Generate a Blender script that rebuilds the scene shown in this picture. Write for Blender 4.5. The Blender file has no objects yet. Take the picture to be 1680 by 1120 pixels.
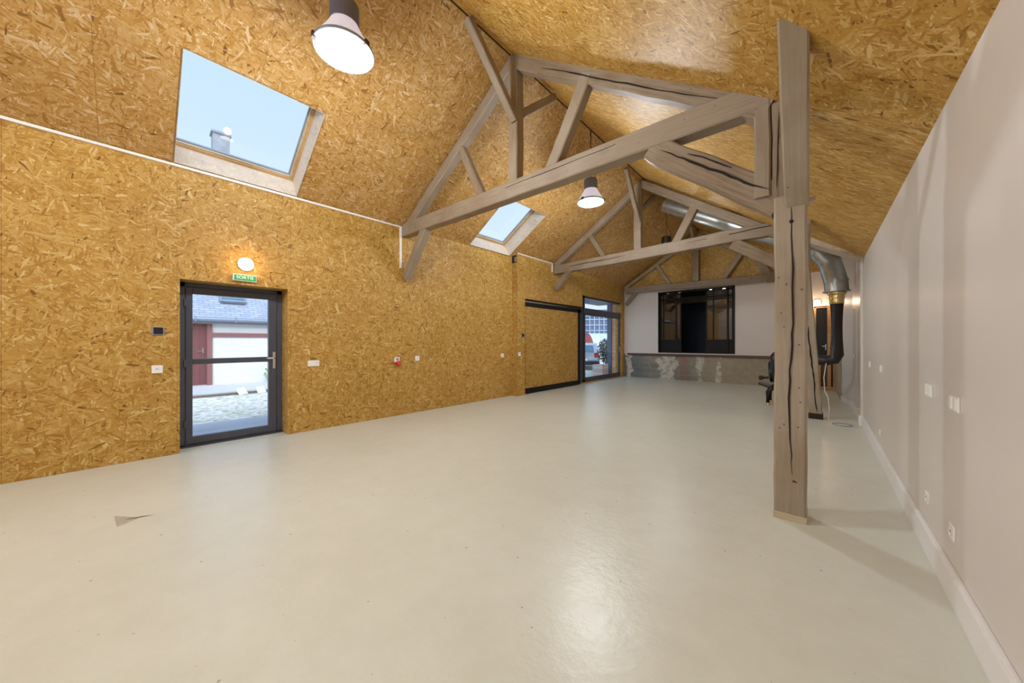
import bpy, bmesh, math, random
from mathutils import Vector, Matrix
random.seed(7)
SC = bpy.context.scene
COL = SC.collection
PI = math.pi

# ------------------------------------------------------------------ camera, world, light, exposure
cam_d = bpy.data.cameras.new('camera')
cam_d.lens = 12.0
cam_d.sensor_width = 36.0
cam_d.shift_y = 1.0 / 1680
cam_d.clip_start = 0.05
cam_d.clip_end = 500
cam = bpy.data.objects.new('camera', cam_d)
cam.location = (0, 0, 1.38)
cam.rotation_euler = (PI / 2, 0, math.radians(42.0))
COL.objects.link(cam)
SC.camera = cam

world = bpy.data.worlds.new('sky')
SC.world = world
world.use_nodes = True
wn = world.node_tree
bg = wn.nodes['Background']
tc = wn.nodes.new('ShaderNodeTexCoord')
sx = wn.nodes.new('ShaderNodeSeparateXYZ')
rp = wn.nodes.new('ShaderNodeValToRGB')
rp.color_ramp.elements[0].position = 0.0
rp.color_ramp.elements[0].color = (0.80, 0.92, 1.0, 1)
rp.color_ramp.elements[1].position = 0.75
rp.color_ramp.elements[1].color = (0.47, 0.69, 0.98, 1)
wn.links.new(tc.outputs['Generated'], sx.inputs[0])
wn.links.new(sx.outputs['Z'], rp.inputs[0])
wn.links.new(rp.outputs[0], bg.inputs[0])
bg.inputs[1].default_value = 1.2

def add_light(name, kind, loc, power, color, size=0.1, rot=None):
    d = bpy.data.lights.new(name, kind)
    d.energy = power
    d.color = color
    if kind == 'SUN':
        d.angle = size
    elif kind == 'AREA':
        d.size = size
    else:
        d.shadow_soft_size = size
    o = bpy.data.objects.new(name, d)
    o.location = loc
    if rot:
        o.rotation_euler = rot
    COL.objects.link(o)
    return o

# bright overcast glow from behind the building, lights the yard
add_light('overcast_sun', 'SUN', (20, 5, 30), 4.3, (0.90, 0.95, 1.0), math.radians(50), (0, math.radians(48), math.radians(-20)))

PENDANTS = [(-3.15, 1.263), (-3.15, 5.68), (-3.15, 9.89), (-3.15, -2.95)]  # last pendant is added out of view to brighten the hall
LAMP_Z = 3.97
PENDANT_POWER = [180, 180, 60, 230]
for (x, y), pw in zip(PENDANTS, PENDANT_POWER):
    add_light('pendant_glow', 'POINT', (x, y, LAMP_Z - 0.16), pw, (0.87, 0.94, 1.0), 0.16)
add_light('door_lamp_glow', 'POINT', (-5.74, 1.045, 2.46), 3.2, (1.0, 0.62, 0.28), 0.05)
add_light('end_lamp_glow', 'POINT', (-0.06, 13.2, 2.5), 14, (1.0, 0.66, 0.40), 0.06)

SC.view_settings.view_transform = 'Standard'
SC.view_settings.look = 'None'
SC.view_settings.exposure = 0.0
SC.view_settings.gamma = 1.0
SC.view_settings.use_curve_mapping = False
SC.cycles.max_bounces = 10
SC.cycles.diffuse_bounces = 5
SC.cycles.transparent_max_bounces = 16
SC.cycles.sample_clamp_indirect = 6.0
SC.cycles.use_denoising = True

# ------------------------------------------------------------------ materials
def lin(r, g, b):
    def f(c):
        c /= 255.0
        return c / 12.92 if c <= 0.04045 else ((c + 0.055) / 1.055) ** 2.4
    return (f(r), f(g), f(b), 1)

class NT:
    def __init__(s, name):
        s.m = bpy.data.materials.new(name)
        s.m.use_nodes = True
        s.t = s.m.node_tree
        s.b = s.t.nodes['Principled BSDF']
    def n(s, kind, **kw):
        o = s.t.nodes.new(kind)
        for k, v in kw.items():
            if k.startswith('i_'):
                o.inputs[k[2:].replace('_', ' ')].default_value = v
            else:
                setattr(o, k, v)
        return o
    def l(s, a, b):
        s.t.links.new(a, b)
    def math(s, op, a, b=None, c=None):
        o = s.n('ShaderNodeMath', operation=op)
        for i, v in enumerate((a, b, c)):
            if v is None:
                continue
            if isinstance(v, (int, float)):
                o.inputs[i].default_value = v
            else:
                s.l(v, o.inputs[i])
        return o.outputs[0]
    def mix(s, f, a, b, blend='MIX'):
        o = s.n('ShaderNodeMix', data_type='RGBA', blend_type=blend)
        for inp, v in ((o.inputs[0], f), (o.inputs[6], a), (o.inputs[7], b)):
            if isinstance(v, (int, float)):
                inp.default_value = v
            elif isinstance(v, tuple):
                inp.default_value = v
            else:
                s.l(v, inp)
        return o.outputs[2]
    def mixf(s, f, a, b):
        o = s.n('ShaderNodeMix', data_type='FLOAT')
        for inp, v in ((o.inputs[0], f), (o.inputs[2], a), (o.inputs[3], b)):
            if isinstance(v, (int, float)):
                inp.default_value = v
            else:
                s.l(v, inp)
        return o.outputs[0]
    def ramp(s, fac, stops, interp='LINEAR'):
        o = s.n('ShaderNodeValToRGB')
        cr = o.color_ramp
        cr.interpolation = interp
        while len(cr.elements) < len(stops):
            cr.elements.new(0.5)
        for e, (p, c) in zip(cr.elements, stops):
            e.position = p
            e.color = c
        s.l(fac, o.inputs[0])
        return o.outputs[0]
    def uv(s):
        return s.n('ShaderNodeTexCoord').outputs['UV']
    def obj(s):
        return s.n('ShaderNodeTexCoord').outputs['Object']
    def geo(s):
        return s.n('ShaderNodeNewGeometry').outputs['Position']
    def noise(s, vec, scale, detail=2.0, rough=0.5, dim='3D'):
        o = s.n('ShaderNodeTexNoise', noise_dimensions=dim)
        o.inputs['Scale'].default_value = scale
        o.inputs['Detail'].default_value = detail
        o.inputs['Roughness'].default_value = rough
        s.l(vec, o.inputs['Vector'])
        return o.outputs[0]
    def map(s, vec, loc=(0, 0, 0), rot=(0, 0, 0), scale=(1, 1, 1)):
        o = s.n('ShaderNodeMapping')
        o.inputs[1].default_value = loc
        o.inputs[2].default_value = rot
        o.inputs[3].default_value = scale
        s.l(vec, o.inputs[0])
        return o.outputs[0]
    def bump(s, h, strength=0.3, dist=0.01):
        o = s.n('ShaderNodeBump')
        o.inputs['Strength'].default_value = strength
        o.inputs['Distance'].default_value = dist
        s.l(h, o.inputs['Height'])
        s.l(o.outputs[0], s.b.inputs['Normal'])
    def set(s, rough=0.5, metal=0.0, spec=0.5, color=None):
        s.b.inputs['Roughness'].default_value = rough
        s.b.inputs['Metallic'].default_value = metal
        s.b.inputs['Specular IOR Level'].default_value = spec
        if color is not None:
            if isinstance(color, tuple):
                s.b.inputs['Base Color'].default_value = color
            else:
                s.l(color, s.b.inputs['Base Color'])
        return s.m

def plain(name, c, rough=0.5, metal=0.0, spec=0.5, vary=0.05, vscale=6.0):
    """a plain paint or metal with a faint procedural unevenness"""
    t = NT(name)
    nz = t.noise(t.obj(), vscale, 3)
    a = tuple(x * (1 - vary) for x in c[:3]) + (1,)
    b = tuple(min(1, x * (1 + vary)) for x in c[:3]) + (1,)
    return t.set(rough, metal, spec, t.ramp(nz, [(0.3, a), (0.7, b)]))

def make_osb(name, stops, seam_w=0.0, seam_off=0.37, squash=1.0, rough=0.55, size=1.0, seam_h=2.5, aligned=False):
    t = NT(name)
    uv = t.uv()
    warp = t.n('ShaderNodeTexNoise', noise_dimensions='2D')
    warp.inputs['Scale'].default_value = 5.0 / size
    warp.inputs['Detail'].default_value = 1.0
    t.l(uv, warp.inputs['Vector'])
    wsub = t.n('ShaderNodeVectorMath', operation='SUBTRACT')
    t.l(warp.outputs['Color'], wsub.inputs[0])
    wsub.inputs[1].default_value = (0.5, 0.5, 0.5)
    wsc = t.n('ShaderNodeVectorMath', operation='SCALE')
    t.l(wsub.outputs[0], wsc.inputs[0])
    wsc.inputs['Scale'].default_value = 0.05 * size
    wadd = t.n('ShaderNodeVectorMath', operation='ADD')
    t.l(uv, wadd.inputs[0])
    t.l(wsc.outputs[0], wadd.inputs[1])
    p = wadd.outputs[0]
    layers = [(0.1, 9, 46), (0.75, 10, 58), (1.35, 9, 44), (1.95, 11, 62), (2.6, 10, 50), (0.45, 15, 88), (1.65, 15, 80), (2.95, 14, 76)]
    if aligned:
        layers = [(PI / 2 + da, a_, b_) for da, a_, b_ in ((-0.35, 8, 48), (0.3, 9, 60), (0.0, 8, 50), (0.15, 11, 70), (-0.18, 9, 55), (0.5, 14, 85), (-0.6, 14, 85))]
    best = None
    idv = None
    for i, (ang, a, b) in enumerate(layers):
        vo = t.n('ShaderNodeTexVoronoi', voronoi_dimensions='2D')
        vo.inputs['Scale'].default_value = 1.0
        q = t.map(t.map(p, rot=(0, 0, ang)), (i * 3.7, i * 1.9, 0), scale=(a / size, b / size * squash, 1))
        t.l(q, vo.inputs['Vector'])
        sp = t.n('ShaderNodeSeparateColor')
        t.l(vo.outputs['Color'], sp.inputs[0])
        r, g = sp.outputs[0], sp.outputs[1]
        if best is None:
            best, idv = r, g
        else:
            gt = t.math('GREATER_THAN', r, best)
            idv = t.mixf(gt, idv, g)
            best = t.math('MAXIMUM', best, r)
    col = t.ramp(idv, stops)
    fine = t.noise(t.map(p, scale=(60, 60, 1)), 3.0, 3, 0.6, '2D')
    col = t.mix(0.30, col, t.ramp(fine, [(0.3, (0.45, 0.45, 0.45, 1)), (0.7, (1, 1, 1, 1))]), 'MULTIPLY')
    big = t.noise(uv, 1.3, 3, 0.5, '2D')
    col = t.mix(0.5, col, t.ramp(big, [(0.35, (0.86, 0.83, 0.78, 1)), (0.65, (1, 1, 1, 1))]), 'MULTIPLY')
    if seam_w > 0:
        sxy = t.n('ShaderNodeSeparateXYZ')
        t.l(uv, sxy.inputs[0])
        u = t.math('DIVIDE', t.math('SUBTRACT', sxy.outputs[0], seam_off), 1.22)
        fu = t.math('ABSOLUTE', t.math('SUBTRACT', t.math('FRACT', t.math('ADD', u, 0.5)), 0.5))
        v = t.math('DIVIDE', sxy.outputs[1], seam_h)
        fv = t.math('ABSOLUTE', t.math('SUBTRACT', t.math('FRACT', t.math('ADD', v, 0.5)), 0.5))
        mu = t.math('LESS_THAN', fu, seam_w / 1.22)
        mv = t.math('LESS_THAN', fv, seam_w / seam_h)
        col = t.mix(t.math('MULTIPLY', t.math('MAXIMUM', mu, mv), 0.55), col, lin(90, 56, 24))
    t.bump(best, 0.35, 0.002)
    return t.set(rough, 0, 0.35, col)

OSB_STOPS = [(0.0, lin(118, 80, 26)), (0.04, lin(164, 116, 44)), (0.28, lin(184, 138, 58)), (0.62, lin(195, 152, 74)), (0.88, lin(204, 166, 95)), (1.0, lin(222, 192, 132))]
M = {}
M['osb_wall'] = make_osb('osb_wall', OSB_STOPS, 0.002, 0.365)
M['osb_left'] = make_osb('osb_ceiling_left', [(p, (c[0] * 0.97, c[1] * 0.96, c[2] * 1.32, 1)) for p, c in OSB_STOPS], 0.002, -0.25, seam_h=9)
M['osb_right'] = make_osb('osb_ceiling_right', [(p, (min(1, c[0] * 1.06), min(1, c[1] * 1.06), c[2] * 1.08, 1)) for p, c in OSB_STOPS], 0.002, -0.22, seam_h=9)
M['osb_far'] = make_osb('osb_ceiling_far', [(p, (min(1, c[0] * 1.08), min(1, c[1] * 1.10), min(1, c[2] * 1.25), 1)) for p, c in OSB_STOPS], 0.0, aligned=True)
M['osb_lit'] = make_osb('osb_lit', [(p, tuple(min(1, x * 0.5 + 0.42) for x in c[:3]) + (1,)) for p, c in OSB_STOPS])  # whitened OSB copy, the light on reveals and lip put into its colour
M['osb_reveal'] = make_osb('osb_reveal', [(p, (c[0] * 0.9, c[1] * 0.82, c[2] * 0.85, 1)) for p, c in OSB_STOPS])

def make_floor():
    t = NT('floor_resin')
    g = t.geo()
    n1 = t.noise(g, 0.55, 4, 0.55)
    n2 = t.noise(g, 5.0, 5, 0.65)
    n3 = t.noise(g, 26.0, 4, 0.6)
    col = t.ramp(n1, [(0.3, lin(210, 212, 201)), (0.7, lin(220, 223, 213))])
    col = t.mix(0.28, col, t.ramp(n2, [(0.35, (0.84, 0.83, 0.80, 1)), (0.62, (1, 1, 1, 1))]), 'MULTIPLY')
    # specks of dirt
    vo = t.n('ShaderNodeTexVoronoi', voronoi_dimensions='2D')
    vo.inputs['Scale'].default_value = 1.9
    t.l(g, vo.inputs['Vector'])
    sp = t.math('LESS_THAN', vo.outputs['Distance'], t.math('MULTIPLY', t.noise(g, 2.2, 1), 0.024))
    col = t.mix(t.math('MULTIPLY', sp, 0.6), col, lin(110, 102, 86))
    vo2 = t.n('ShaderNodeTexVoronoi', voronoi_dimensions='2D')
    vo2.inputs['Scale'].default_value = 3.0
    t.l(t.map(g, (5, 3, 0), (0, 0, 0.6), (1, 0.6, 1)), vo2.inputs['Vector'])
    sp2 = t.math('LESS_THAN', vo2.outputs['Distance'], 0.010)
    col = t.mix(t.math('MULTIPLY', sp2, 0.35), col, lin(150, 143, 124))
    rgh = t.ramp(n2, [(0.2, (0.29, 0.29, 0.29, 1)), (0.8, (0.36, 0.36, 0.36, 1))])
    t.l(rgh, t.b.inputs['Roughness'])
    h = t.math('ADD', t.math('MULTIPLY', n3, 0.5), t.math('MULTIPLY', t.noise(g, 11.0, 2), 0.6))
    t.bump(h, 0.30, 0.009)
    m = t.set(0.3, 0, 0.65, col)
    t.l(rgh, t.b.inputs['Roughness'])
    return m
M['floor'] = make_floor()

def make_beam(name, base, dark, grain=0.35):
    t = NT(name)
    uv = t.uv()
    g1 = t.noise(t.map(uv, scale=(1.2, 22, 1)), 2.0, 5, 0.6, '2D')
    g2 = t.noise(t.geo(), 2.2, 3, 0.5)
    col = t.ramp(g1, [(0.25, dark), (0.5, base), (0.8, tuple(min(1, x * 1.10) for x in base[:3]) + (1,))])
    col = t.mix(0.45, col, t.ramp(g2, [(0.3, lin(205, 180, 150)), (0.6, (1, 1, 1, 1))]), 'MULTIPLY')
    # knots and nail holes
    vo = t.n('ShaderNodeTexVoronoi', voronoi_dimensions='2D')
    vo.inputs['Scale'].default_value = 2.6
    t.l(uv, vo.inputs['Vector'])
    k = t.math('LESS_THAN', vo.outputs['Distance'], 0.014)
    col = t.mix(t.math('MULTIPLY', k, 0.85), col, lin(52, 40, 30))
    t.bump(g1, grain, 0.006)
    return t.set(0.55, 0, 0.35, col)
M['beam'] = make_beam('beam_paint', lin(152, 137, 119), lin(142, 126, 108), 0.15)
M['post'] = make_beam('post_paint', lin(163, 150, 133), lin(156, 142, 125), 0.25)
M['oldbeam'] = make_beam('beam_old', lin(146, 129, 109), lin(122, 104, 84), 0.8)
M['rawwood'] = make_beam('raw_wood', lin(200, 186, 160), lin(160, 138, 106), 0.7)
M['sawnwood'] = make_beam('sawn_wood', lin(196, 158, 108), lin(168, 124, 76), 0.3)
M['crack'] = plain('crack_dark', lin(34, 24, 18), 0.9)
M['white'] = plain('white_wall', lin(224, 216, 210), 0.6, vary=0.015, vscale=1.5)
def make_satin():
    t = NT('satin_wall')
    nz = t.noise(t.geo(), 0.8, 3)
    t.l(t.ramp(nz, [(0.3, lin(218, 212, 207)), (0.7, lin(223, 217, 212))]), t.b.inputs['Base Color'])
    t.bump(t.noise(t.geo(), 60, 2), 0.05, 0.002)
    return t.set(0.33, 0, 0.45)
M['satin'] = make_satin()
M['skirting'] = plain('skirting_white', lin(238, 238, 240), 0.35, vary=0.01)
M['trimwhite'] = plain('trim_white', lin(236, 232, 226), 0.5, vary=0.02)
M['anthracite'] = plain('anthracite_frame', lin(76, 78, 90), 0.38, 0.1, 0.5, 0.05)
M['blackframe'] = plain('black_frame', lin(24, 22, 23), 0.5, 0.0, 0.2)
M['steel'] = plain('brushed_steel', (0.72, 0.71, 0.68, 1), 0.28, 1.0)
M['chrome'] = plain('track_aluminium', (0.80, 0.80, 0.82, 1), 0.22, 1.0)
M['galv'] = plain('galvanised_steel', (0.50, 0.52, 0.51, 1), 0.38, 0.85, vary=0.12, vscale=9)
M['brass'] = plain('brass', (0.80, 0.62, 0.28, 1), 0.25, 1.0)
M['plastic'] = plain('white_plastic', lin(240, 240, 238), 0.35, vary=0.01)
M['blackplastic'] = plain('black_plastic', lin(24, 24, 26), 0.25, vary=0.02)
M['redplastic'] = plain('red_plastic', lin(196, 30, 30), 0.35, vary=0.03)
M['green'] = plain('sign_green', lin(22, 158, 88), 0.4, vary=0.02)
M['stove'] = plain('stove_black', lin(36, 34, 38), 0.42, 0.3)
M['pipe'] = plain('flue_black', lin(58, 50, 50), 0.45, 0.3)
M['navy'] = plain('navy_wall', lin(20, 28, 48), 0.6, vary=0.05)
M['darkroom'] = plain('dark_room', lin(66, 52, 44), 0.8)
M['brownledge'] = plain('brown_ledge', lin(88, 58, 44), 0.45)
M['notchshade_foot'] = plain('notch_shade_and_foot', lin(46, 38, 30), 0.9)  # stands in for the shade in the wall notch; also colours the post foot
M['ballast'] = plain('ballast_flare_grey', lin(108, 110, 134), 0.4, 0.4)  # lightened to bluish grey to carry lens flare glow on the lamp caps
M['darkballast'] = plain('ballast_brown', lin(62, 46, 36), 0.5, 0.3)
M['gutter'] = plain('zinc', lin(140, 150, 168), 0.45, 0.3)

def make_glass(name, tint, refl=1.0):
    m = bpy.data.materials.new(name)
    m.use_nodes = True
    nt = m.node_tree
    nt.nodes.clear()
    out = nt.nodes.new('ShaderNodeOutputMaterial')
    tr = nt.nodes.new('ShaderNodeBsdfTransparent')
    tr.inputs[0].default_value = tint
    gl = nt.nodes.new('ShaderNodeBsdfGlossy')
    gl.inputs['Roughness'].default_value = 0.01
    lw = nt.nodes.new('ShaderNodeLayerWeight')
    lw.inputs['Blend'].default_value = 0.5
    pw = nt.nodes.new('ShaderNodeMath')
    pw.operation = 'POWER'
    pw.inputs[1].default_value = 5.0
    ma = nt.nodes.new('ShaderNodeMath')
    ma.operation = 'MULTIPLY_ADD'
    ma.inputs[1].default_value = 0.6
    ma.inputs[2].default_value = 0.04
    mu = nt.nodes.new('ShaderNodeMath')
    mu.operation = 'MULTIPLY'
    mu.inputs[1].default_value = refl
    mu.use_clamp = True
    nt.links.new(lw.outputs['Facing'], pw.inputs[0])
    nt.links.new(pw.outputs[0], ma.inputs[0])
    mx = nt.nodes.new('ShaderNodeMixShader')
    nt.links.new(ma.outputs[0], mu.inputs[0])
    nt.links.new(mu.outputs[0], mx.inputs[0])
    nt.links.new(tr.outputs[0], mx.inputs[1])
    nt.links.new(gl.outputs[0], mx.inputs[2])
    nt.links.new(mx.outputs[0], out.inputs[0])
    return m
M['glass'] = make_glass('clear_glass', (0.96, 0.97, 0.98, 1), 1.0)
M['smoke'] = make_glass('smoked_glass', (0.62, 0.60, 0.58, 1), 2.6)

def make_emit(name, c, s):
    t = NT(name)
    t.b.inputs['Emission Color'].default_value = c
    t.b.inputs['Emission Strength'].default_value = s
    return t.set(0.4, 0, 0.5, (0.9, 0.9, 0.9, 1))
M['lens'] = make_emit('lamp_lens', (0.90, 0.94, 1.0, 1), 2.2)
M['bulb'] = make_emit('lamp_dome', (1.0, 0.86, 0.70, 1), 5.0)
def make_shade():
    t = NT('lamp_shade')
    t.b.inputs['Emission Color'].default_value = (0.86, 0.84, 1.0, 1)
    t.b.inputs['Emission Strength'].default_value = 0.5
    wv = t.n('ShaderNodeTexWave')
    wv.inputs['Scale'].default_value = 30
    t.l(t.uv(), wv.inputs[0])
    t.bump(wv.outputs[1], 0.3, 0.003)
    return t.set(0.3, 0.0, 0.5, lin(190, 182, 186))
M['shade'] = make_shade()

def make_masonry():
    t = NT('old_masonry')
    uv = t.uv()
    bk = t.n('ShaderNodeTexBrick')
    bk.inputs['Color1'].default_value = lin(128, 126, 118)
    bk.inputs['Color2'].default_value = lin(150, 146, 134)
    bk.inputs['Mortar'].default_value = lin(168, 160, 144)
    bk.inputs['Scale'].default_value = 1.0
    bk.inputs['Mortar Size'].default_value = 0.008
    bk.inputs['Brick Width'].default_value = 0.42
    bk.inputs['Row Height'].default_value = 0.19
    t.l(uv, bk.inputs['Vector'])
    sxy = t.n('ShaderNodeSeparateXYZ')
    t.l(uv, sxy.inputs[0])
    x = sxy.outputs[0]      # world x in metres
    n1 = t.noise(uv, 2.4, 5, 0.65, '2D')
    n2 = t.noise(uv, 7, 4, 0.6, '2D')
    col = bk.outputs['Color']
    # beige right half
    rgt = t.math('MULTIPLY_ADD', x, 0.9, 3.2)
    rgt = t.n('ShaderNodeClamp').outputs[0] if False else t.math('MINIMUM', t.math('MAXIMUM', rgt, 0.0), 0.75)
    col = t.mix(rgt, col, lin(176, 162, 138))
    # slate-blue left end
    lft = t.math('MINIMUM', t.math('MAXIMUM', t.math('MULTIPLY_ADD', x, -1.4, -6.8), 0.0), 0.6)
    col = t.mix(lft, col, lin(104, 112, 114))
    # white plaster patches
    def band(c, w):
        return t.math('SUBTRACT', 1.0, t.math('MINIMUM', t.math('DIVIDE', t.math('ABSOLUTE', t.math('SUBTRACT', x, c)), w), 1.0))
    pl = t.math('MAXIMUM', band(-4.25, 0.75), t.math('MAXIMUM', t.math('MULTIPLY', band(-3.1, 0.35), 0.9), t.math('MAXIMUM', t.math('MULTIPLY', band(-5.65, 0.35), 1.0), t.math('MULTIPLY', band(-2.55, 0.3), 0.8))))
    pm = t.math('GREATER_THAN', t.math('ADD', t.math('MULTIPLY', pl, 0.55), t.math('MULTIPLY', n1, 0.75)), 0.74)
    pm2 = t.math('MULTIPLY', pm, t.ramp(n2, [(0.35, (0.4, 0.4, 0.4, 1)), (0.55, (1, 1, 1, 1))]))
    col = t.mix(t.math('MULTIPLY', pm2, 0.85), col, lin(214, 208, 194))
    rd = t.math('GREATER_THAN', t.math('ADD', t.math('MULTIPLY', band(-3.65, 0.6), 0.5), t.math('MULTIPLY', n2, 0.7)), 0.74)
    col = t.mix(t.math('MULTIPLY', rd, 0.5), col, lin(158, 106, 88))
    col = t.mix(0.5, col, t.ramp(n2, [(0.3, (0.72, 0.72, 0.72, 1)), (0.7, (1, 1, 1, 1))]), 'MULTIPLY')
    t.bump(t.math('ADD', n1, n2), 0.6, 0.02)
    return t.set(0.85, 0, 0.2, col)
M['masonry'] = make_masonry()

def make_slate():
    t = NT('slate_roof')
    bk = t.n('ShaderNodeTexBrick')
    bk.inputs['Color1'].default_value = lin(150, 160, 180)
    bk.inputs['Color2'].default_value = lin(168, 178, 196)
    bk.inputs['Mortar'].default_value = lin(98, 108, 130)
    bk.inputs['Scale'].default_value = 1.0
    bk.inputs['Mortar Size'].default_value = 0.006
    bk.inputs['Brick Width'].default_value = 0.26
    bk.inputs['Row Height'].default_value = 0.11
    t.l(t.uv(), bk.inputs['Vector'])
    t.bump(bk.outputs['Fac'], -0.4, 0.01)
    return t.set(0.6, 0, 0.4, bk.outputs['Color'])
M['slate'] = make_slate()
def make_block():
    t = NT('painted_block')
    bk = t.n('ShaderNodeTexBrick')
    bk.inputs['Color1'].default_value = lin(226, 227, 227)
    bk.inputs['Color2'].default_value = lin(220, 222, 224)
    bk.inputs['Mortar'].default_value = lin(204, 208, 214)
    bk.inputs['Scale'].default_value = 1.0
    bk.inputs['Mortar Size'].default_value = 0.006
    bk.inputs['Brick Width'].default_value = 0.5
    bk.inputs['Row Height'].default_value = 0.22
    t.l(t.uv(), bk.inputs['Vector'])
    return t.set(0.8, 0, 0.2, bk.outputs['Color'])
M['block'] = make_block()
def make_planks(name, a, b, w, axis=0):
    t = NT(name)
    s = t.n('ShaderNodeSeparateXYZ')
    t.l(t.uv(), s.inputs[0])
    u = t.math('DIVIDE', s.outputs[axis], w)
    f = t.math('FRACT', u)
    wn_ = t.n('ShaderNodeTexWhiteNoise', noise_dimensions='1D')
    t.l(t.math('FLOOR', u), wn_.inputs['W'])
    col = t.ramp(wn_.outputs[0], [(0.0, a), (1.0, b)])
    gap = t.math('LESS_THAN', f, 0.06)
    col = t.mix(t.math('MULTIPLY', gap, 0.7), col, tuple(x * 0.3 for x in a[:3]) + (1,))
    return t.set(0.6, 0, 0.3, col)
M['redplank'] = make_planks('red_planks', lin(104, 58, 60), lin(122, 72, 72), 0.13)
M['redwood'] = plain('red_wood', lin(138, 90, 88), 0.6)
M['cladding'] = make_planks('timber_cladding', lin(226, 172, 130), lin(240, 196, 156), 0.15, 1)
M['deck'] = make_planks('metal_deck', lin(176, 184, 202), lin(190, 198, 214), 0.05, 0)
def make_gravel():
    t = NT('gravel')
    g = t.geo()
    vo = t.n('ShaderNodeTexVoronoi')
    vo.inputs['Scale'].default_value = 14
    t.l(g, vo.inputs['Vector'])
    sp = t.n('ShaderNodeSeparateColor')
    t.l(vo.outputs['Color'], sp.inputs[0])
    col = t.ramp(sp.outputs[0], [(0.0, lin(176, 170, 160)), (0.4, lin(226, 222, 212)), (1.0, lin(248, 246, 240))])
    gr = t.noise(g, 1.1, 4)
    col = t.mix(t.math('MULTIPLY', t.ramp(gr, [(0.55, (0, 0, 0, 1)), (0.7, (1, 1, 1, 1))]), 0.25), col, lin(170, 190, 140))
    t.bump(vo.outputs['Distance'], 0.6, 0.03)
    return t.set(0.9, 0, 0.2, col)
M['gravel'] = make_gravel()
M['paving'] = plain('paving', lin(206, 206, 210), 0.7, vary=0.06, vscale=3)
M['earth'] = plain('dark_kerb', lin(112, 104, 98), 0.9, vary=0.2, vscale=12)
M['slab'] = plain('white_slab', lin(222, 220, 218), 0.6)
M['leaf'] = plain('leaf_green', lin(150, 180, 120), 0.6, vary=0.35, vscale=20)
M['darkleaf'] = plain('leaf_dark', lin(92, 112, 104), 0.7, vary=0.35, vscale=12)
M['carpaint'] = plain('car_paint', lin(170, 186, 206), 0.25, 0.3)
M['tyre'] = plain('tyre', lin(40, 42, 50), 0.7)
M['carglass'] = plain('car_glass', lin(96, 130, 150), 0.1)
M['redmetal'] = plain('red_metal', lin(176, 66, 66), 0.5)
M['palemetal'] = plain('pale_sheet', lin(186, 198, 216), 0.5)
M['bluegrey'] = plain('blue_grey_wall', lin(96, 112, 140), 0.6)
M['palebrick'] = make_planks('crate_boards', lin(214, 186, 180), lin(236, 226, 224), 0.12, 1)
M['chimney'] = plain('chimney_render', lin(150, 156, 164), 0.9, vary=0.15, vscale=4)

# ------------------------------------------------------------------ mesh helpers
def auto_uv(bm):
    uvl = bm.loops.layers.uv.verify()
    for f in bm.faces:
        f.normal_update()
        n = f.normal
        if abs(n.z) > 0.95:
            u, v = Vector((1, 0, 0)), Vector((0, 1, 0))
        else:
            u = Vector((0, 0, 1)).cross(n).normalized()
            if abs(u.y) > abs(u.x):
                if u.y < 0: u = -u
            elif u.x < 0:
                u = -u
            v = n.cross(u)
            if v.z < 0: v = -v
        for lp in f.loops:
            lp[uvl].uv = (lp.vert.co.dot(u), lp.vert.co.dot(v))

def link(name, bm, mat, parent=None, smooth=False, uv=True):
    if uv:
        auto_uv(bm)
    if parent is not None:
        off = Vector(parent['_o']) if '_o' in parent else Vector((0, 0, 0))
        bmesh.ops.translate(bm, verts=bm.verts, vec=-off)
    me = bpy.data.meshes.new(name)
    bm.to_mesh(me)
    bm.free()
    if smooth:
        for p in me.polygons:
            p.use_smooth = True
    mats = mat if isinstance(mat, (list, tuple)) else [mat]
    for m_ in mats:
        me.materials.append(M[m_])
    o = bpy.data.objects.new(name, me)
    COL.objects.link(o)
    if parent is not None:
        o.parent = parent
        if '_o' in parent:
            o['_o'] = parent['_o'] if parent.type == 'EMPTY' else parent['_o']
    return o

def tag(o, label=None, cat=None, group=None, kind=None):
    if label: o['label'] = label
    if cat: o['category'] = cat
    if group: o['group'] = group
    if kind: o['kind'] = kind
    return o

def thing(name, loc, label, cat, group=None, kind=None):
    o = bpy.data.objects.new(name, None)
    o.location = loc
    o.empty_display_size = 0.1
    o['_o'] = list(loc)
    COL.objects.link(o)
    return tag(o, label, cat, group, kind)

def box(bm, a, b, bevel=0.0):
    """axis aligned box from corner a to corner b"""
    lo = Vector([min(a[i], b[i]) for i in range(3)])
    hi = Vector([max(a[i], b[i]) for i in range(3)])
    r = bmesh.ops.create_cube(bm, size=1.0, matrix=Matrix.Translation((lo + hi) / 2) @ Matrix.Diagonal((*(hi - lo), 1)))
    if bevel > 0:
        es = list({e for v in r['verts'] for e in v.link_edges})
        bmesh.ops.bevel(bm, geom=es, offset=bevel, segments=2, affect='EDGES', profile=0.5)
    return bm

def B(*boxes, bevel=0.0):
    bm = bmesh.new()
    for a, b in boxes:
        box(bm, a, b, bevel)
    return bm

def poly(bm, pts):
    f = bm.faces.new([bm.verts.new(p) for p in pts])
    return f

def cyl(bm, p0, p1, r0, r1=None, n=20, caps=True):
    r1 = r0 if r1 is None else r1
    p0, p1 = Vector(p0), Vector(p1)
    d = p1 - p0
    q = d.to_track_quat('Z', 'Y').to_matrix().to_4x4()
    bmesh.ops.create_cone(bm, cap_ends=caps, cap_tris=False, segments=n, radius1=r0, radius2=r1, depth=d.length,
                          matrix=Matrix.Translation((p0 + p1) / 2) @ q)
    return bm

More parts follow.
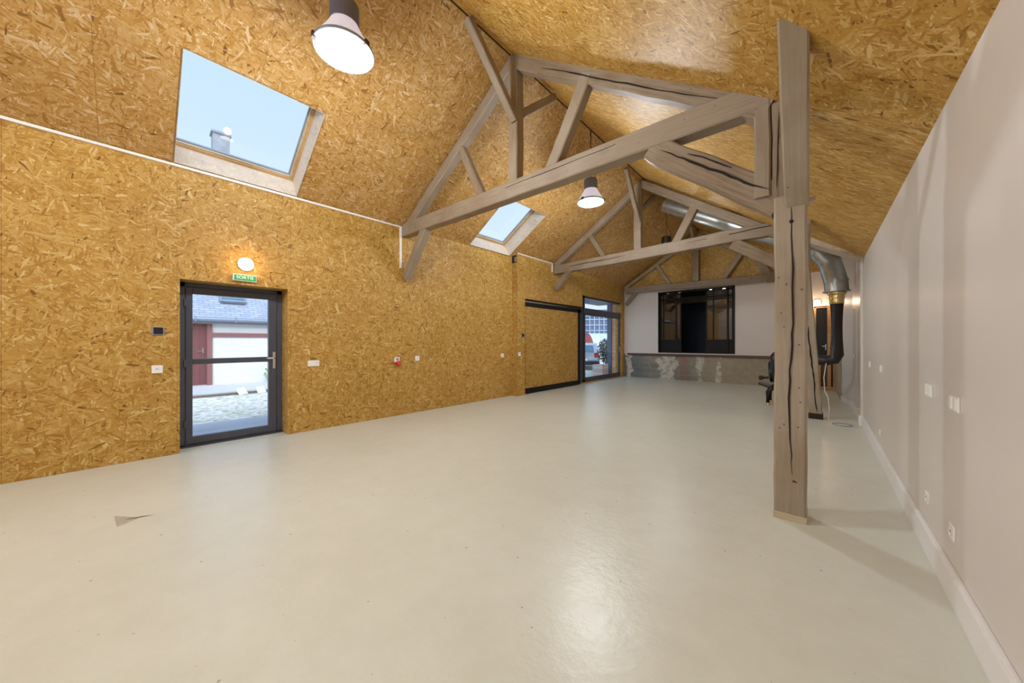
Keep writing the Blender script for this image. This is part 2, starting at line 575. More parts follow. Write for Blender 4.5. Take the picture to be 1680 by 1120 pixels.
def lathe(bm, c, prof, n=32, axis=Vector((0, 0, 1)), close=False):
    """prof: list of (radius, height along axis)"""
    q = axis.to_track_quat('Z', 'Y')
    rings = []
    for r, h in prof:
        ring = [bm.verts.new(Vector(c) + q @ Vector((r * math.cos(2 * PI * k / n), r * math.sin(2 * PI * k / n), h))) for k in range(n)]
        rings.append(ring)
    for a, b in zip(rings, rings[1:]):
        for k in range(n):
            bm.faces.new((a[k], a[(k + 1) % n], b[(k + 1) % n], b[k]))
    if close:
        bm.faces.new(rings[0][::-1])
        bm.faces.new(rings[-1])
    bmesh.ops.recalc_face_normals(bm, faces=bm.faces)
    return bm

def tube(bm, pts, r, n=8):
    pts = [Vector(p) for p in pts]
    rings = []
    rr = r if isinstance(r, (list, tuple)) else [r] * len(pts)
    for i, p in enumerate(pts):
        d = (pts[min(i + 1, len(pts) - 1)] - pts[max(i - 1, 0)]).normalized()
        q = d.to_track_quat('Z', 'Y')
        rings.append([bm.verts.new(p + q @ Vector((rr[i] * math.cos(2 * PI * k / n), rr[i] * math.sin(2 * PI * k / n), 0))) for k in range(n)])
    for a, b in zip(rings, rings[1:]):
        for k in range(n):
            bm.faces.new((a[k], a[(k + 1) % n], b[(k + 1) % n], b[k]))
    bm.faces.new(rings[0][::-1])
    bm.faces.new(rings[-1])
    bmesh.ops.recalc_face_normals(bm, faces=bm.faces)
    return bm

def grid_panel(bm, fn, us, vs, holes, inside=None):
    """quads over the grid us x vs, skipping holes (u0,u1,v0,v1); fn(u,v) gives the 3D point"""
    for h in holes:
        us += [h[0], h[1]]
        vs += [h[2], h[3]]
    us = sorted(set(round(u, 4) for u in us))
    vs = sorted(set(round(v, 4) for v in vs))
    cache = {}
    def V(u, v):
        if (u, v) not in cache:
            cache[(u, v)] = bm.verts.new(fn(u, v))
        return cache[(u, v)]
    for u0, u1 in zip(us, us[1:]):
        for v0, v1 in zip(vs, vs[1:]):
            cu, cv = (u0 + u1) / 2, (v0 + v1) / 2
            if any(h[0] < cu < h[1] and h[2] < cv < h[3] for h in holes):
                continue
            bm.faces.new((V(u0, v0), V(u1, v0), V(u1, v1), V(u0, v1)))

def thicken(bm, vec):
    """extrude the panel outward by vec, keeping the front face"""
    geom = bmesh.ops.extrude_face_region(bm, geom=list(bm.faces), use_keep_orig=True)
    vs = [g for g in geom['geom'] if isinstance(g, bmesh.types.BMVert)]
    bmesh.ops.translate(bm, verts=vs, vec=vec)
    bmesh.ops.recalc_face_normals(bm, faces=bm.faces)

def beam_bm(bm, p0, p1, side, wa, wb, seg=10, jit=0.004, rot=0.0, ch=0.012, seed=None):
    """hewn timber from p0 to p1; wa is its width along side, wb the other way; grain UVs run along it"""
    rnd = random.Random(seed if seed is not None else hash((round(p0[0], 2), round(p1[2], 2), wa)))
    p0, p1 = Vector(p0), Vector(p1)
    d = (p1 - p0)
    L = d.length
    d.normalize()
    a = Vector(side)
    a = (a - d * a.dot(d)).normalized()
    b = d.cross(a)
    ha, hb = wa / 2, wb / 2
    sec = [(-ha + ch, -hb), (ha - ch, -hb), (ha, -hb + ch), (ha, hb - ch), (ha - ch, hb), (-ha + ch, hb), (-ha, hb - ch), (-ha, -hb + ch)]
    per = [0]
    for i in range(8):
        x0, y0 = sec[i]
        x1, y1 = sec[(i + 1) % 8]
        per.append(per[-1] + math.hypot(x1 - x0, y1 - y0))
    uvl = bm.loops.layers.uv.verify()
    rings = []
    uo = rnd.uniform(0, 20)
    oa = ob = 0
    for k in range(seg + 1):
        t = k / seg
        if 0 < k < seg:
            oa = oa * 0.6 + rnd.uniform(-jit, jit)
            ob = ob * 0.6 + rnd.uniform(-jit, jit)
        sc_ = 1 + rnd.uniform(-jit, jit) * 4
        c = p0 + d * (L * t) + a * oa + b * ob
        rings.append([bm.verts.new(c + a * (x * sc_) + b * (y * sc_)) for x, y in sec])
    for k in range(seg):
        for i in range(8):
            f = bm.faces.new((rings[k][i], rings[k][(i + 1) % 8], rings[k + 1][(i + 1) % 8], rings[k + 1][i]))
            u0, u1 = uo + L * k / seg, uo + L * (k + 1) / seg
            for lp, uvv in zip(f.loops, ((u0, per[i]), (u0, per[i + 1]), (u1, per[i + 1]), (u1, per[i]))):
                lp[uvl].uv = uvv
    for ring in (rings[0], rings[-1]):
        f = bm.faces.new(ring)
        for lp, (x, y) in zip(f.loops, sec):
            lp[uvl].uv = (uo + x * 0.1, y)
    bmesh.ops.recalc_face_normals(bm, faces=bm.faces)
    return bm

def beam(name, p0, p1, wa, wb, mat, parent, side=(0, 1, 0), **kw):
    bm = bmesh.new()
    beam_bm(bm, p0, p1, side, wa, wb, **kw)
    return link(name, bm, mat, parent, uv=False)

def crack(parent, pts, wid, cross, normal, name='crack'):
    """a dark split in the timber: pts run along the face, wid the width at each point"""
    bm = bmesh.new()
    c = Vector(cross).normalized()
    n = Vector(normal).normalized()
    L, R_, L2, R2 = [], [], [], []
    for p, w in zip(pts, wid):
        p = Vector(p)
        L.append(bm.verts.new(p - c * w / 2 + n * 0.003))
        R_.append(bm.verts.new(p + c * w / 2 + n * 0.003))
        L2.append(bm.verts.new(p - c * w / 2 - n * 0.012))
        R2.append(bm.verts.new(p + c * w / 2 - n * 0.012))
    for i in range(len(pts) - 1):
        bm.faces.new((L[i], R_[i], R_[i + 1], L[i + 1]))
        bm.faces.new((L2[i], L[i], L[i + 1], L2[i + 1]))
        bm.faces.new((R_[i], R2[i], R2[i + 1], R_[i + 1]))
    return link(name, bm, 'crack', parent)

def wander(p0, p1, n, amp, cross, seed, w0, w1):
    rnd = random.Random(seed)
    p0, p1, c = Vector(p0), Vector(p1), Vector(cross).normalized()
    pts, wid = [], []
    o = 0
    for k in range(n + 1):
        t = k / n
        o = o * 0.75 + rnd.uniform(-amp, amp)
        pts.append(p0.lerp(p1, t) + c * o)
        wid.append((w0 + (w1 - w0) * math.sin(PI * min(1, max(0, t)))) * rnd.uniform(0.7, 1.25) if 0 < k < n else 0.001)
    return pts, wid

# ------------------------------------------------------------------ the setting
XA, XB, XR = -5.9, -5.72, 0.54
RX, RZ = -3.15, 5.32
EZ = 3.57
YB, YE = -4.0, 13.3
SL = (RZ - EZ) / (RX - XA)          # left slope
SR = 0.696                          # right slope, near part
SF = 0.52                           # right slope, far part
YK = 8.1                            # where the right slope changes
def xb(y): return XB - (y - 6.55) * 0.0207
def zl(x): return EZ + SL * (x - XA)
def zr(x): return RZ - SR * (x - RX)
def zf(x): return RZ - SF * (x - RX)
def struct(name, bm, mat, **kw):
    return tag(link(name, bm, mat, **kw), kind='structure')

# floor
bm = bmesh.new()
grid_panel(bm, lambda u, v: (u, v, 0), [-6.25, 0.6], [YB - 0.1, 13.45], [])
thicken(bm, (0, 0, -0.1))
struct('floor', bm, 'floor')

# left wall, first bay (recessed) with the exit door opening
D0, D1, DZ = 0.39, 1.547, 2.168
bm = bmesh.new()
grid_panel(bm, lambda u, v: (XA, u, v), [YB, 6.55], [0, EZ], [(D0, D1, 0, DZ)])
thicken(bm, (-0.30, 0, 0))
struct('wall_left', bm, 'osb_wall')
# left wall, second bay, stands 18 cm into the room
bm = bmesh.new()
grid_panel(bm, lambda u, v: (xb(u), u, v * (zl(xb(u)) / zl(XB)) if v > 3.6 else v), [6.55, YE + 0.1], [0, zl(XB)], [(6.87, 9.90, 0, 2.52), (9.90, 13.08, 0, 2.94)])
thicken(bm, (-0.28, 0, 0))
struct('wall_left', bm, 'osb_wall')
# notch at the top of the step, its shade a flat dark slab
pk = thing('wall_gap', (-5.81, 6.54, 3.40), None, None, kind='structure')
link('notch_shade', B(((-5.88, 6.535, 3.41), (-5.735, 6.549, 3.60))), 'notchshade_foot', pk)
link('block', B(((-5.80, 6.525, 3.43), (-5.735, 6.536, 3.55)), bevel=0.002), 'masonry', pk)

# left slope with its two skylight openings  (u = world y, v = x)
SKY = [(0.34, 1.655), (5.10, 6.425)]
SX0, SX1 = -5.875, -4.73
bm = bmesh.new()
grid_panel(bm, lambda u, v: (v, u, zl(v)), [YB, 3.4, YE + 0.1], [XA - 0.05, RX], [(y0 - 0.004, y1 + 0.004, SX0 - 0.004, SX1 + 0.004) for y0, y1 in SKY])
NL = Vector((-SL, 0, 1)).normalized()
thicken(bm, NL * 0.12)
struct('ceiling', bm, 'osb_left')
# right slope: steep near part, shallower far part, closed by a cheek
bm = bmesh.new()
grid_panel(bm, lambda u, v: (v, u, zr(v)), [YB, 3.43], [RX, 0.62], [])
thicken(bm, Vector((SR, 0, 1)).normalized() * 0.05)
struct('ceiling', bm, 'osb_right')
bm = bmesh.new()
grid_panel(bm, lambda u, v: (v, u, zr(v)), [3.43, YK], [RX, 0.62], [])
thicken(bm, Vector((SR, 0, 1)).normalized() * 0.05)
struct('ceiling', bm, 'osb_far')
bm = bmesh.new()
grid_panel(bm, lambda u, v: (v, u, zf(v)), [YK, YE + 0.1], [RX, 0.62], [])
thicken(bm, Vector((SF, 0, 1)).normalized() * 0.05)
struct('ceiling', bm, 'osb_right')
bm = bmesh.new()
poly(bm, [(RX, YK - 0.01, RZ), (0.62, YK - 0.01, zr(0.62)), (0.62, YK - 0.01, zf(0.62))])
thicken(bm, (0, 0.02, 0))
struct('ceiling', bm, 'osb_right')
# boarded lip under the edge of the near slope, coloured as lit
bm = bmesh.new()
for xa, xb in [(-0.55, 0.54)]:
    lo = [(xa, 7.9, zr(xa) - 0.17), (xb, 7.9, zr(xb) - 0.02), (xb, 8.3, zr(xb) - 0.02), (xa, 8.3, zr(xa) - 0.17)]
    hi = [(x, y, zr(x) + 0.01) for x, y, z in lo]
    vl = [bm.verts.new(p) for p in lo]
    vh = [bm.verts.new(p) for p in hi]
    bm.faces.new(vl); bm.faces.new(vh[::-1])
    for i in range(4):
        bm.faces.new((vl[i], vl[(i + 1) % 4], vh[(i + 1) % 4], vh[i]))
    bmesh.ops.recalc_face_normals(bm, faces=bm.faces)
struct('trim_1', bm, 'osb_lit')
# dark gap along the ridge
struct('trim_2', B(((RX - 0.008, YB, RZ - 0.012), (RX + 0.008, YE, RZ + 0.02))), 'crack')
# right wall
bm = bmesh.new()
path = [(XR, YB), (XR, 3.0), (XR, YK), (0.525, 10.24), (0.395, 11.18)]
tops = [zr(XR) + 0.02, zr(XR) + 0.02, zr(XR) + 0.02, 3.45, 3.52]
prev = None
for i, ((x, y), h) in enumerate(zip(path, tops)):
    lo, hi = bm.verts.new((x, y, 0)), bm.verts.new((x, y, h))
    if prev:
        bm.faces.new((prev[0], lo, hi, prev[1]))
        if i == 3:
            pass
    prev = (lo, hi)
v = [bm.verts.new(p) for p in [(XR, YK, zr(XR)), (XR, YK, 3.45), (0.525, 10.24, 3.45)]]
bm.faces.new(v)
thicken(bm, (0.12, 0, 0))
struct('wall_right', bm, 'satin')
bm = bmesh.new()
grid_panel(bm, lambda u, v: (0.385 - (u - 11.18) * 0.02, u, v), [11.18, 13.4], [1.15, 3.6], [])
thicken(bm, (0.15, 0, 0))
struct('wall_right', bm, 'white')
bm = bmesh.new()
grid_panel(bm, lambda u, v: (0.375 - (u - 11.18) * 0.02, u, v), [11.18, 11.8, 12.5, 13.4], [0, 1.15], [])
thicken(bm, (0.16, 0, 0))
struct('wall_right', bm, 'masonry')
# right skirting: deep white trunking
struct('baseboard_right', B(((0.513, YB, 0), (XR, 8.0, 0.155)), ((0.522, YB, 0.145), (XR, 8.0, 0.165)), bevel=0.004), 'skirting')
bm = bmesh.new()
for a, b in [((0.52, 8.05), (0.505, 10.24)), ((0.505, 10.24), (0.375, 11.17))]:
    poly(bm, [(a[0], a[1], 0.0), (b[0], b[1], 0.0), (b[0], b[1], 0.12), (a[0], a[1], 0.12)])
thicken(bm, (0.02, 0, 0))
struct('baseboard_right', bm, 'skirting')

# back wall behind the camera
bm = bmesh.new()
poly(bm, [(XA - 0.05, YB, 0), (0.62, YB, 0), (0.62, YB, zr(0.62)), (RX, YB, RZ), (XA - 0.05, YB, zl(XA - 0.05))])
thicken(bm, (0, -0.1, 0))
struct('wall_back', bm, 'white')

# end wall: masonry plinth, white wall with the stage window, boarded gable
W0, W1, WZ0, WZ1 = -4.53, -2.07, 0.985, 3.25
bm = bmesh.new()
grid_panel(bm, lambda u, v: (u, YE, v), [-6.0, -0.12], [0, 0.86], [])
thicken(bm, (0, 0.15, 0))
struct('wall_front', bm, 'masonry')
bm = bmesh.new()
grid_panel(bm, lambda u, v: (u, YE, v), [-6.0, 0.5], [0.95, 3.42], [(W0, W1, WZ0, WZ1), (-0.12, 0.26, 0.9, 2.42)])
thicken(bm, (0, 0.15, 0))
struct('wall_front', bm, 'white')
bm = bmesh.new()
poly(bm, [(-6.0, YE - 0.005, 3.42), (0.6, YE - 0.005, 3.42), (RX, YE - 0.005, RZ + 0.02), (-6.0, YE - 0.005, zl(-6.0))])
thicken(bm, (0, 0.15, 0))
struct('wall_front', bm, 'osb_wall')
struct('trim_4', B(((-5.72, YE - 0.05, 0.865), (-0.12, YE + 0.16, 0.945)), bevel=0.006), 'brownledge')

# riser with studs and the dark end door on the right
er = thing('door_3', (0.07, 13.45, 0), None, None, kind='structure')
link('door_frame', B(((-0.12, 13.36, 0.95), (-0.07, 13.46, 2.42)), ((-0.12, 13.36, 2.37), (0.20, 13.46, 2.42)), ((0.17, 13.30, 0.10), (0.25, 13.46, 2.42)), bevel=0.004), 'sawnwood', er)
link('door_panel', B(((-0.07, 13.42, 0.95), (0.17, 13.45, 2.37))), 'blackplastic', er)
hd = link('door_handle', B(((0.125, 13.385, 1.15), (0.15, 13.42, 1.32)), ((0.06, 13.36, 1.25), (0.15, 13.375, 1.275)), bevel=0.003), 'steel', er)
link('door_threshold', B(((-0.10, 13.33, 0.90), (0.17, 13.46, 0.95))), 'trimwhite', er)
wr = thing('trim_5', (0.07, 13.45, 0), None, None, kind='structure')
link('riser_board', B(((-0.12, 13.40, 0.0), (0.36, 13.45, 0.90))), 'brownledge', wr)
link('stud', B(((-0.02, 13.34, 0.10), (0.03, 13.40, 0.90))), 'sawnwood', wr)
link('stud', B(((0.29, 13.34, 0.10), (0.33, 13.40, 0.90))), 'sawnwood', wr)
link('kerb', B(((-0.12, 13.24, 0.0), (0.34, 13.40, 0.10)), bevel=0.004), 'sawnwood', wr)

# the unlit room on the stage behind the window
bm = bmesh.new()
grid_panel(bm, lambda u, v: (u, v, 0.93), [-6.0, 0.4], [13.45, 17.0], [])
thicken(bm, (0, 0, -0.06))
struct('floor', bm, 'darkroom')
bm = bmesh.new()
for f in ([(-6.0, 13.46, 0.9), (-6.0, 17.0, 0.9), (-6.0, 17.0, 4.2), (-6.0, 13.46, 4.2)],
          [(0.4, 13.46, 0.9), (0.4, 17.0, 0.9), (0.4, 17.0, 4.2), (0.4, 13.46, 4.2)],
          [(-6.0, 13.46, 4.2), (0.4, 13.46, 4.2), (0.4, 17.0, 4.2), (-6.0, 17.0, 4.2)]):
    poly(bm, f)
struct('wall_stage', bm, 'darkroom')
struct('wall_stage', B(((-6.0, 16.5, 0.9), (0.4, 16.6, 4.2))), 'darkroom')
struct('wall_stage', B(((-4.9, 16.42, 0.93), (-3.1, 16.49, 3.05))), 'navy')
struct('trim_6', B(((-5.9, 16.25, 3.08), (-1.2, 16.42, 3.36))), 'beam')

# ---- stage window: black steel frame, sliding leaves left and right
w = thing('window_1', (-3.3, YE + 0.07, 0.985), None, None, kind='structure')
y0, y1 = YE - 0.02, YE + 0.10
link('window_frame', B(((W0, y0, WZ0), (W0 + 0.05, y1, WZ1)), ((W1 - 0.05, y0, WZ0), (W1, y1, WZ1)), ((W0, y0, WZ1 - 0.06), (W1, y1, WZ1)), ((W0, y0, WZ0), (W1, y1, WZ0 + 0.03))), 'blackframe', w)
def leaf(name, x0, x1, yy, mull, parent):
    bs = [((x0, yy, WZ0 + 0.03), (x0 + 0.045, yy + 0.03, WZ1 - 0.05)), ((x1 - 0.045, yy, WZ0 + 0.03), (x1, yy + 0.03, WZ1 - 0.05)),
          ((x0, yy, 2.93), (x1, yy + 0.03, 2.98)), ((x0, yy, WZ1 - 0.12), (x1, yy + 0.03, WZ1 - 0.05))]
    for m_ in mull:
        bs.append(((m_, yy, 1.46), (m_ + 0.045, yy + 0.03, WZ1 - 0.05)))
    l_ = link(name, B(*bs), 'blackframe', parent)
    link('lower_panel', B(((x0, yy + 0.004, WZ0 + 0.03), (x1, yy + 0.026, 1.47))), 'blackframe', l_)
    link('pane', B(((x0 + 0.04, yy + 0.012, 1.47), (x1 - 0.04, yy + 0.016, WZ1 - 0.08))), 'smoke', l_)
leaf('fixed_leaf', W0 + 0.05, -4.10, y0 + 0.075, [], w)
leaf('sliding_leaf', -4.36, -3.72, y0 + 0.03, [-3.92], w)
leaf('sliding_leaf', -2.93, -2.26, y0 + 0.03, [-2.72], w)
leaf('fixed_leaf', -2.70, W1 - 0.05, y0 + 0.075, [], w)
for xh in (-4.22, -3.82, -2.82, -2.42):
    link('roller', B(((xh, y0 + 0.0, 3.165), (xh + 0.09, y0 + 0.03, 3.20)), bevel=0.004), 'chrome', w)

# ---- skylights
for i, (a, b) in enumerate(SKY):
    s = thing('window_%d' % (i + 2), (-5.3, (a + b) / 2, zl(-5.3)), None, None, kind='structure')
    d_ = 0.36
    def S(x, y, h):      # point on the slope lifted h along its normal
        return Vector((x, y, zl(x))) + NL * h
    bm = bmesh.new()
    vecl = Vector((1, 0, SL)).normalized()
    for q in ([S(SX0, a, 0), S(SX0, b, 0), S(SX0, b, d_), S(SX0, a, d_)], [S(SX1, a, 0), S(SX1, b, 0), S(SX1, b, d_), S(SX1, a, d_)],
              [S(SX0, a, 0), S(SX1, a, 0), S(SX1, a, d_), S(SX0, a, d_)], [S(SX0, b, 0), S(SX1, b, 0), S(SX1, b, d_), S(SX0, b, d_)]):
        c_ = sum(q, Vector()) / 4
        out = c_ - S((SX0 + SX1) / 2, (a + b) / 2, d_ / 2)
        nn = (q[1] - q[0]).cross(q[3] - q[0]).normalized()
        if nn.dot(out) < 0: nn = -nn
        vs_ = [bm.verts.new(p) for p in q] + [bm.verts.new(p + nn * 0.02) for p in q]
        bm.faces.new(vs_[:4]); bm.faces.new(vs_[4:][::-1])
        for k in range(4):
            bm.faces.new((vs_[k], vs_[(k + 1) % 4], vs_[4 + (k + 1) % 4], vs_[4 + k]))
    bmesh.ops.recalc_face_normals(bm, faces=bm.faces)
    link('reveal', bm, 'osb_lit', s)  # whitish light on the reveal is in its colour
    # two nested frames: timber outside, white sash inside
    def ring(name, inset0, inset1, h0, h1, mat):
        bm = bmesh.new()
        lx = inset0 / math.sqrt(1 + SL * SL)
        lx1 = inset1 / math.sqrt(1 + SL * SL)
        def R8(k, kx, h): return [S(SX0 + kx, a + k - 0.075, h), S(SX0 + kx, b - k, h), S(SX1 - kx + 0.07, b - k, h), S(SX1 - kx + 0.07, a + k - 0.075, h)]
        o0, i0, o1, i1 = [[bm.verts.new(p) for p in R8(k, kx, h)] for k, kx, h in ((inset0, lx, h0), (inset1, lx1, h0), (inset0, lx, h1), (inset1, lx1, h1))]
        for k in range(4):
            j = (k + 1) % 4
            for f in ((o0[k], o0[j], i0[j], i0[k]), (o1[k], o1[j], i1[j], i1[k]), (i0[k], i0[j], i1[j], i1[k]), (o0[k], o0[j], o1[j], o1[k])):
                bm.faces.new(f)
        bmesh.ops.recalc_face_normals(bm, faces=bm.faces)
        return link(name, bm, mat, s)
    ring('frame', 0.0, 0.03, d_ - 0.02, d_ + 0.08, 'sawnwood')
    ring('sash', 0.03, 0.05, d_ + 0.0, d_ + 0.07, 'rawwood')
    ring('glazing_bead', 0.05, 0.064, d_ + 0.03, d_ + 0.06, 'gutter')
    bm = bmesh.new()
    kx = 0.055 / math.sqrt(1 + SL * SL)
    poly(bm, [S(SX0 + kx, a - 0.02, d_ + 0.04), S(SX0 + kx, b - 0.055, d_ + 0.04), S(SX1 - kx + 0.07, b - 0.055, d_ + 0.04), S(SX1 - kx + 0.07, a - 0.02, d_ + 0.04)])
    thicken(bm, NL * 0.006)
    link('pane', bm, 'glass', s)

# ---- exit door
d = thing('door_1', (-6.2, 0.97, 0), None, None, kind='structure')
FX = -6.19
link('door_frame', B(((FX - 0.08, D0, 0), (FX, D0 + 0.07, DZ)), ((FX - 0.08, D1 - 0.07, 0), (FX, D1, DZ)), ((FX - 0.08, D0, DZ - 0.06), (FX, D1, DZ)), ((FX - 0.08, D0, 0), (FX, D1, 0.025)), bevel=0.004), 'anthracite', d)
lf = link('door_leaf', B(((FX - 0.05, 0.462, 0.03), (FX + 0.012, 0.53, 2.105)), ((FX - 0.05, 1.37, 0.03), (FX + 0.012, 1.472, 2.105)),
                    ((FX - 0.05, 0.53, 2.02), (FX + 0.012, 1.37, 2.105)), ((FX - 0.05, 0.53, 0.03), (FX + 0.012, 1.37, 0.125)),
                    ((FX - 0.05, 0.53, 1.085), (FX + 0.012, 1.37, 1.158)), bevel=0.004), 'anthracite', d)
link('pane', B(((FX - 0.03, 0.525, 1.155), (FX - 0.022, 1.375, 2.025))), 'glass', lf)
link('pane', B(((FX - 0.03, 0.525, 0.12), (FX - 0.022, 1.375, 1.09))), 'glass', lf)
bm = B(((FX + 0.012, 1.422, 0.98), (FX + 0.022, 1.458, 1.23)), bevel=0.004)
tube(bm, [(FX + 0.02, 1.44, 1.14), (FX + 0.06, 1.44, 1.14), (FX + 0.065, 1.42, 1.14), (FX + 0.062, 1.34, 1.138)], 0.011, 10)
link('door_handle', bm, 'steel', lf)
for z in (0.25, 1.05, 1.85):
    link('hinge', B(((FX + 0.008, 0.445, z), (FX + 0.024, 0.470, z + 0.10)), bevel=0.003), 'anthracite', d)
struct('trim_7', B(((-6.3, D0, -0.02), (-6.12, D1, 0.012))), 'anthracite')

# ---- second bay: boarded sliding leaf and glazed leaf
s = thing('door_2', (-5.85, 8.3, 0), None, None, kind='structure')
link('sliding_panel', B(((-5.84, 6.96, 0.14), (-5.79, 9.60, 2.34))), 'osb_wall', s)
link('panel_frame', B(((-5.86, 6.90, 0.0), (-5.82, 6.97, 2.50)), ((-5.86, 9.60, 0.02), (-5.78, 9.73, 2.50)), ((-5.86, 6.93, 0.03), (-5.77, 9.73, 0.15)), ((-5.86, 6.9, 2.33), (-5.78, 9.8, 2.44))), 'blackframe', s)
link('top_track', B(((-5.86, 6.90, 2.475), (-5.75, 9.82, 2.52))), 'blackframe', s)
link('track_cover', B(((-5.82, 6.92, 2.442), (-5.772, 9.80, 2.474)), bevel=0.003), 'chrome', s)
link('back_panel', B(((-6.0, 6.87, 0.0), (-5.93, 9.83, 2.52))), 'osb_wall', s)
g = thing('door_4', (-5.98, 11.5, 0), None, None, kind='structure')
GX = -5.93
link('door_frame', B(((GX - 0.09, 9.80, 0.0), (GX, 10.22, 2.96)), ((GX - 0.09, 10.16, 0.02), (GX, 10.30, 2.96)), ((GX - 0.09, 13.10, 0.02), (GX, 13.18, 2.96)),
                          ((GX - 0.09, 10.2, 2.88), (GX, 13.18, 2.97)), ((GX - 0.09, 10.2, 0.02), (GX, 13.18, 0.11)), ((GX - 0.09, 10.2, 2.36), (GX + 0.01, 13.18, 2.54)), bevel=0.004), 'anthracite', g)
link('transom_pane', B(((GX - 0.05, 10.29, 2.53), (GX - 0.042, 13.11, 2.89))), 'glass', g)
gl = link('door_leaf', B(((GX - 0.07, 10.30, 0.10), (GX - 0.02, 10.36, 2.37)), ((GX - 0.07, 12.98, 0.10), (GX - 0.02, 13.10, 2.37)), ((GX - 0.07, 10.3, 0.10), (GX - 0.02, 13.10, 0.17)), ((GX - 0.07, 10.3, 2.30), (GX - 0.02, 13.10, 2.37))), 'anthracite', g)
link('pane', B(((GX - 0.05, 10.35, 0.16), (GX - 0.042, 12.99, 2.31))), 'glass', gl)
bm = B(((GX - 0.02, 13.02, 1.00), (GX - 0.01, 13.06, 1.22)), bevel=0.003)
tube(bm, [(GX - 0.015, 13.04, 1.12), (GX + 0.03, 13.04, 1.12), (GX + 0.03, 12.92, 1.12)], 0.011, 8)
link('door_handle', bm, 'steel', gl)
struct('trim_8', B(((-6.02, 9.91, 0.0), (-5.80, 13.07, 0.022)), bevel=0.004), 'sawnwood')

# ---- thin white trims where wall and slope meet
struct('trim_10', B(((XA - 0.01, YB, EZ - 0.03), (XA + 0.03, 3.38, EZ)), bevel=0.003), 'trimwhite')
struct('trim_11', B(((XA, 3.37, 2.78), (XA + 0.025, 3.41, EZ)), bevel=0.003), 'trimwhite')
struct('trim_12', B(((XB - 0.04, 6.56, zl(XB) - 0.055), (XB + 0.012, 8.12, zl(XB) - 0.03)), bevel=0.003), 'trimwhite')
struct('trim_13', B(((XB - 0.04, 8.10, zl(XB) - 0.28), (XB - 0.005, 8.13, zl(XB) - 0.03)), bevel=0.003), 'trimwhite')

# ------------------------------------------------------------------ roof trusses and posts
def truss(label, Y, loc, members):
    t = thing('roof_truss', loc, label, 'roof truss', 'painted roof trusses')
    for nm, p0, p1, wa, wb, mat, kw in members:
        y = Y if not isinstance(p0, tuple) or len(p0) == 2 else None
        a = (p0[0], Y, p0[1]) if len(p0) == 2 else p0
        b = (p1[0], Y, p1[1]) if len(p1) == 2 else p1
        beam(nm, a, b, wa, wb, mat, t, **kw)
    return t
Y1 = 3.5
t1 = truss('nearest taupe painted roof truss, its long tie beam ending at the big cracked post', Y1, (-3.1, Y1, 3.4), [
    ('tie_beam', (-5.90, 3.50), (-0.30, 3.395), 0.17, 0.23, 'beam', dict(seg=16)),
    ('rafter', (-5.86, 3.48), (-3.12, 5.20), 0.13, 0.17, 'beam', dict(seg=10)),
    ('rafter', (-3.08, 5.19), (-0.30, 3.275), 0.14, 0.19, 'oldbeam', dict(seg=12, jit=0.006)),
    ('king_post', (-3.08, 3.55), (-3.08, 5.26), 0.155, 0.155, 'beam', {}),
    ('strut', (-3.74, 3.56), (-4.24, 4.50), 0.11, 0.125, 'oldbeam', {}),
    ('strut', (-2.47, 3.53), (-1.96, 4.43), 0.13, 0.16, 'beam', {}),
    ('ridge_brace', (-3.10, 2.66, 5.22), (-3.04, 3.44, 4.36), 0.10, 0.11, 'beam', dict(side=(1, 0, 0))),
    ('ridge_brace', (-3.06, 4.36, 5.16), (-3.04, 3.56, 4.50), 0.10, 0.11, 'beam', dict(side=(1, 0, 0))),
    ('wall_brace', (-5.86, 2.60), (-5.20, 3.42), 0.14, 0.15, 'beam', {}),
    ('post_brace', (-1.24, 3.32), (-0.22, 2.485), 0.15, 0.23, 'oldbeam', dict(jit=0.008)),
    ('hanger', (-0.345, 2.56), (-0.345, 3.42), 0.16, 0.11, 'beam', {}),
])
crack(t1, *wander((-1.15, 3.422, 3.25), (-0.30, 3.422, 2.60), 16, 0.008, (0.6, 0, 0.7), 3, 0.006, 0.018), (0.6, 0, 0.7), (0, -1, 0))
crack(t1, *wander((-0.9, 3.422, 3.12), (-0.55, 3.422, 2.88), 6, 0.008, (0.6, 0, 0.7), 13, 0.004, 0.010), (0.6, 0, 0.7), (0, -1, 0))
crack(t1, *wander((-2.6, 3.426, 4.82), (-0.6, 3.426, 3.46), 18, 0.006, (0.6, 0, 0.7), 5, 0.004, 0.012), (0.6, 0, 0.7), (0, -1, 0))
crack(t1, *wander((-3.2, 3.412, 3.49), (-1.6, 3.412, 3.47), 10, 0.004, (0, 0, 1), 8, 0.002, 0.004), (0, 0, 1), (0, -1, 0))

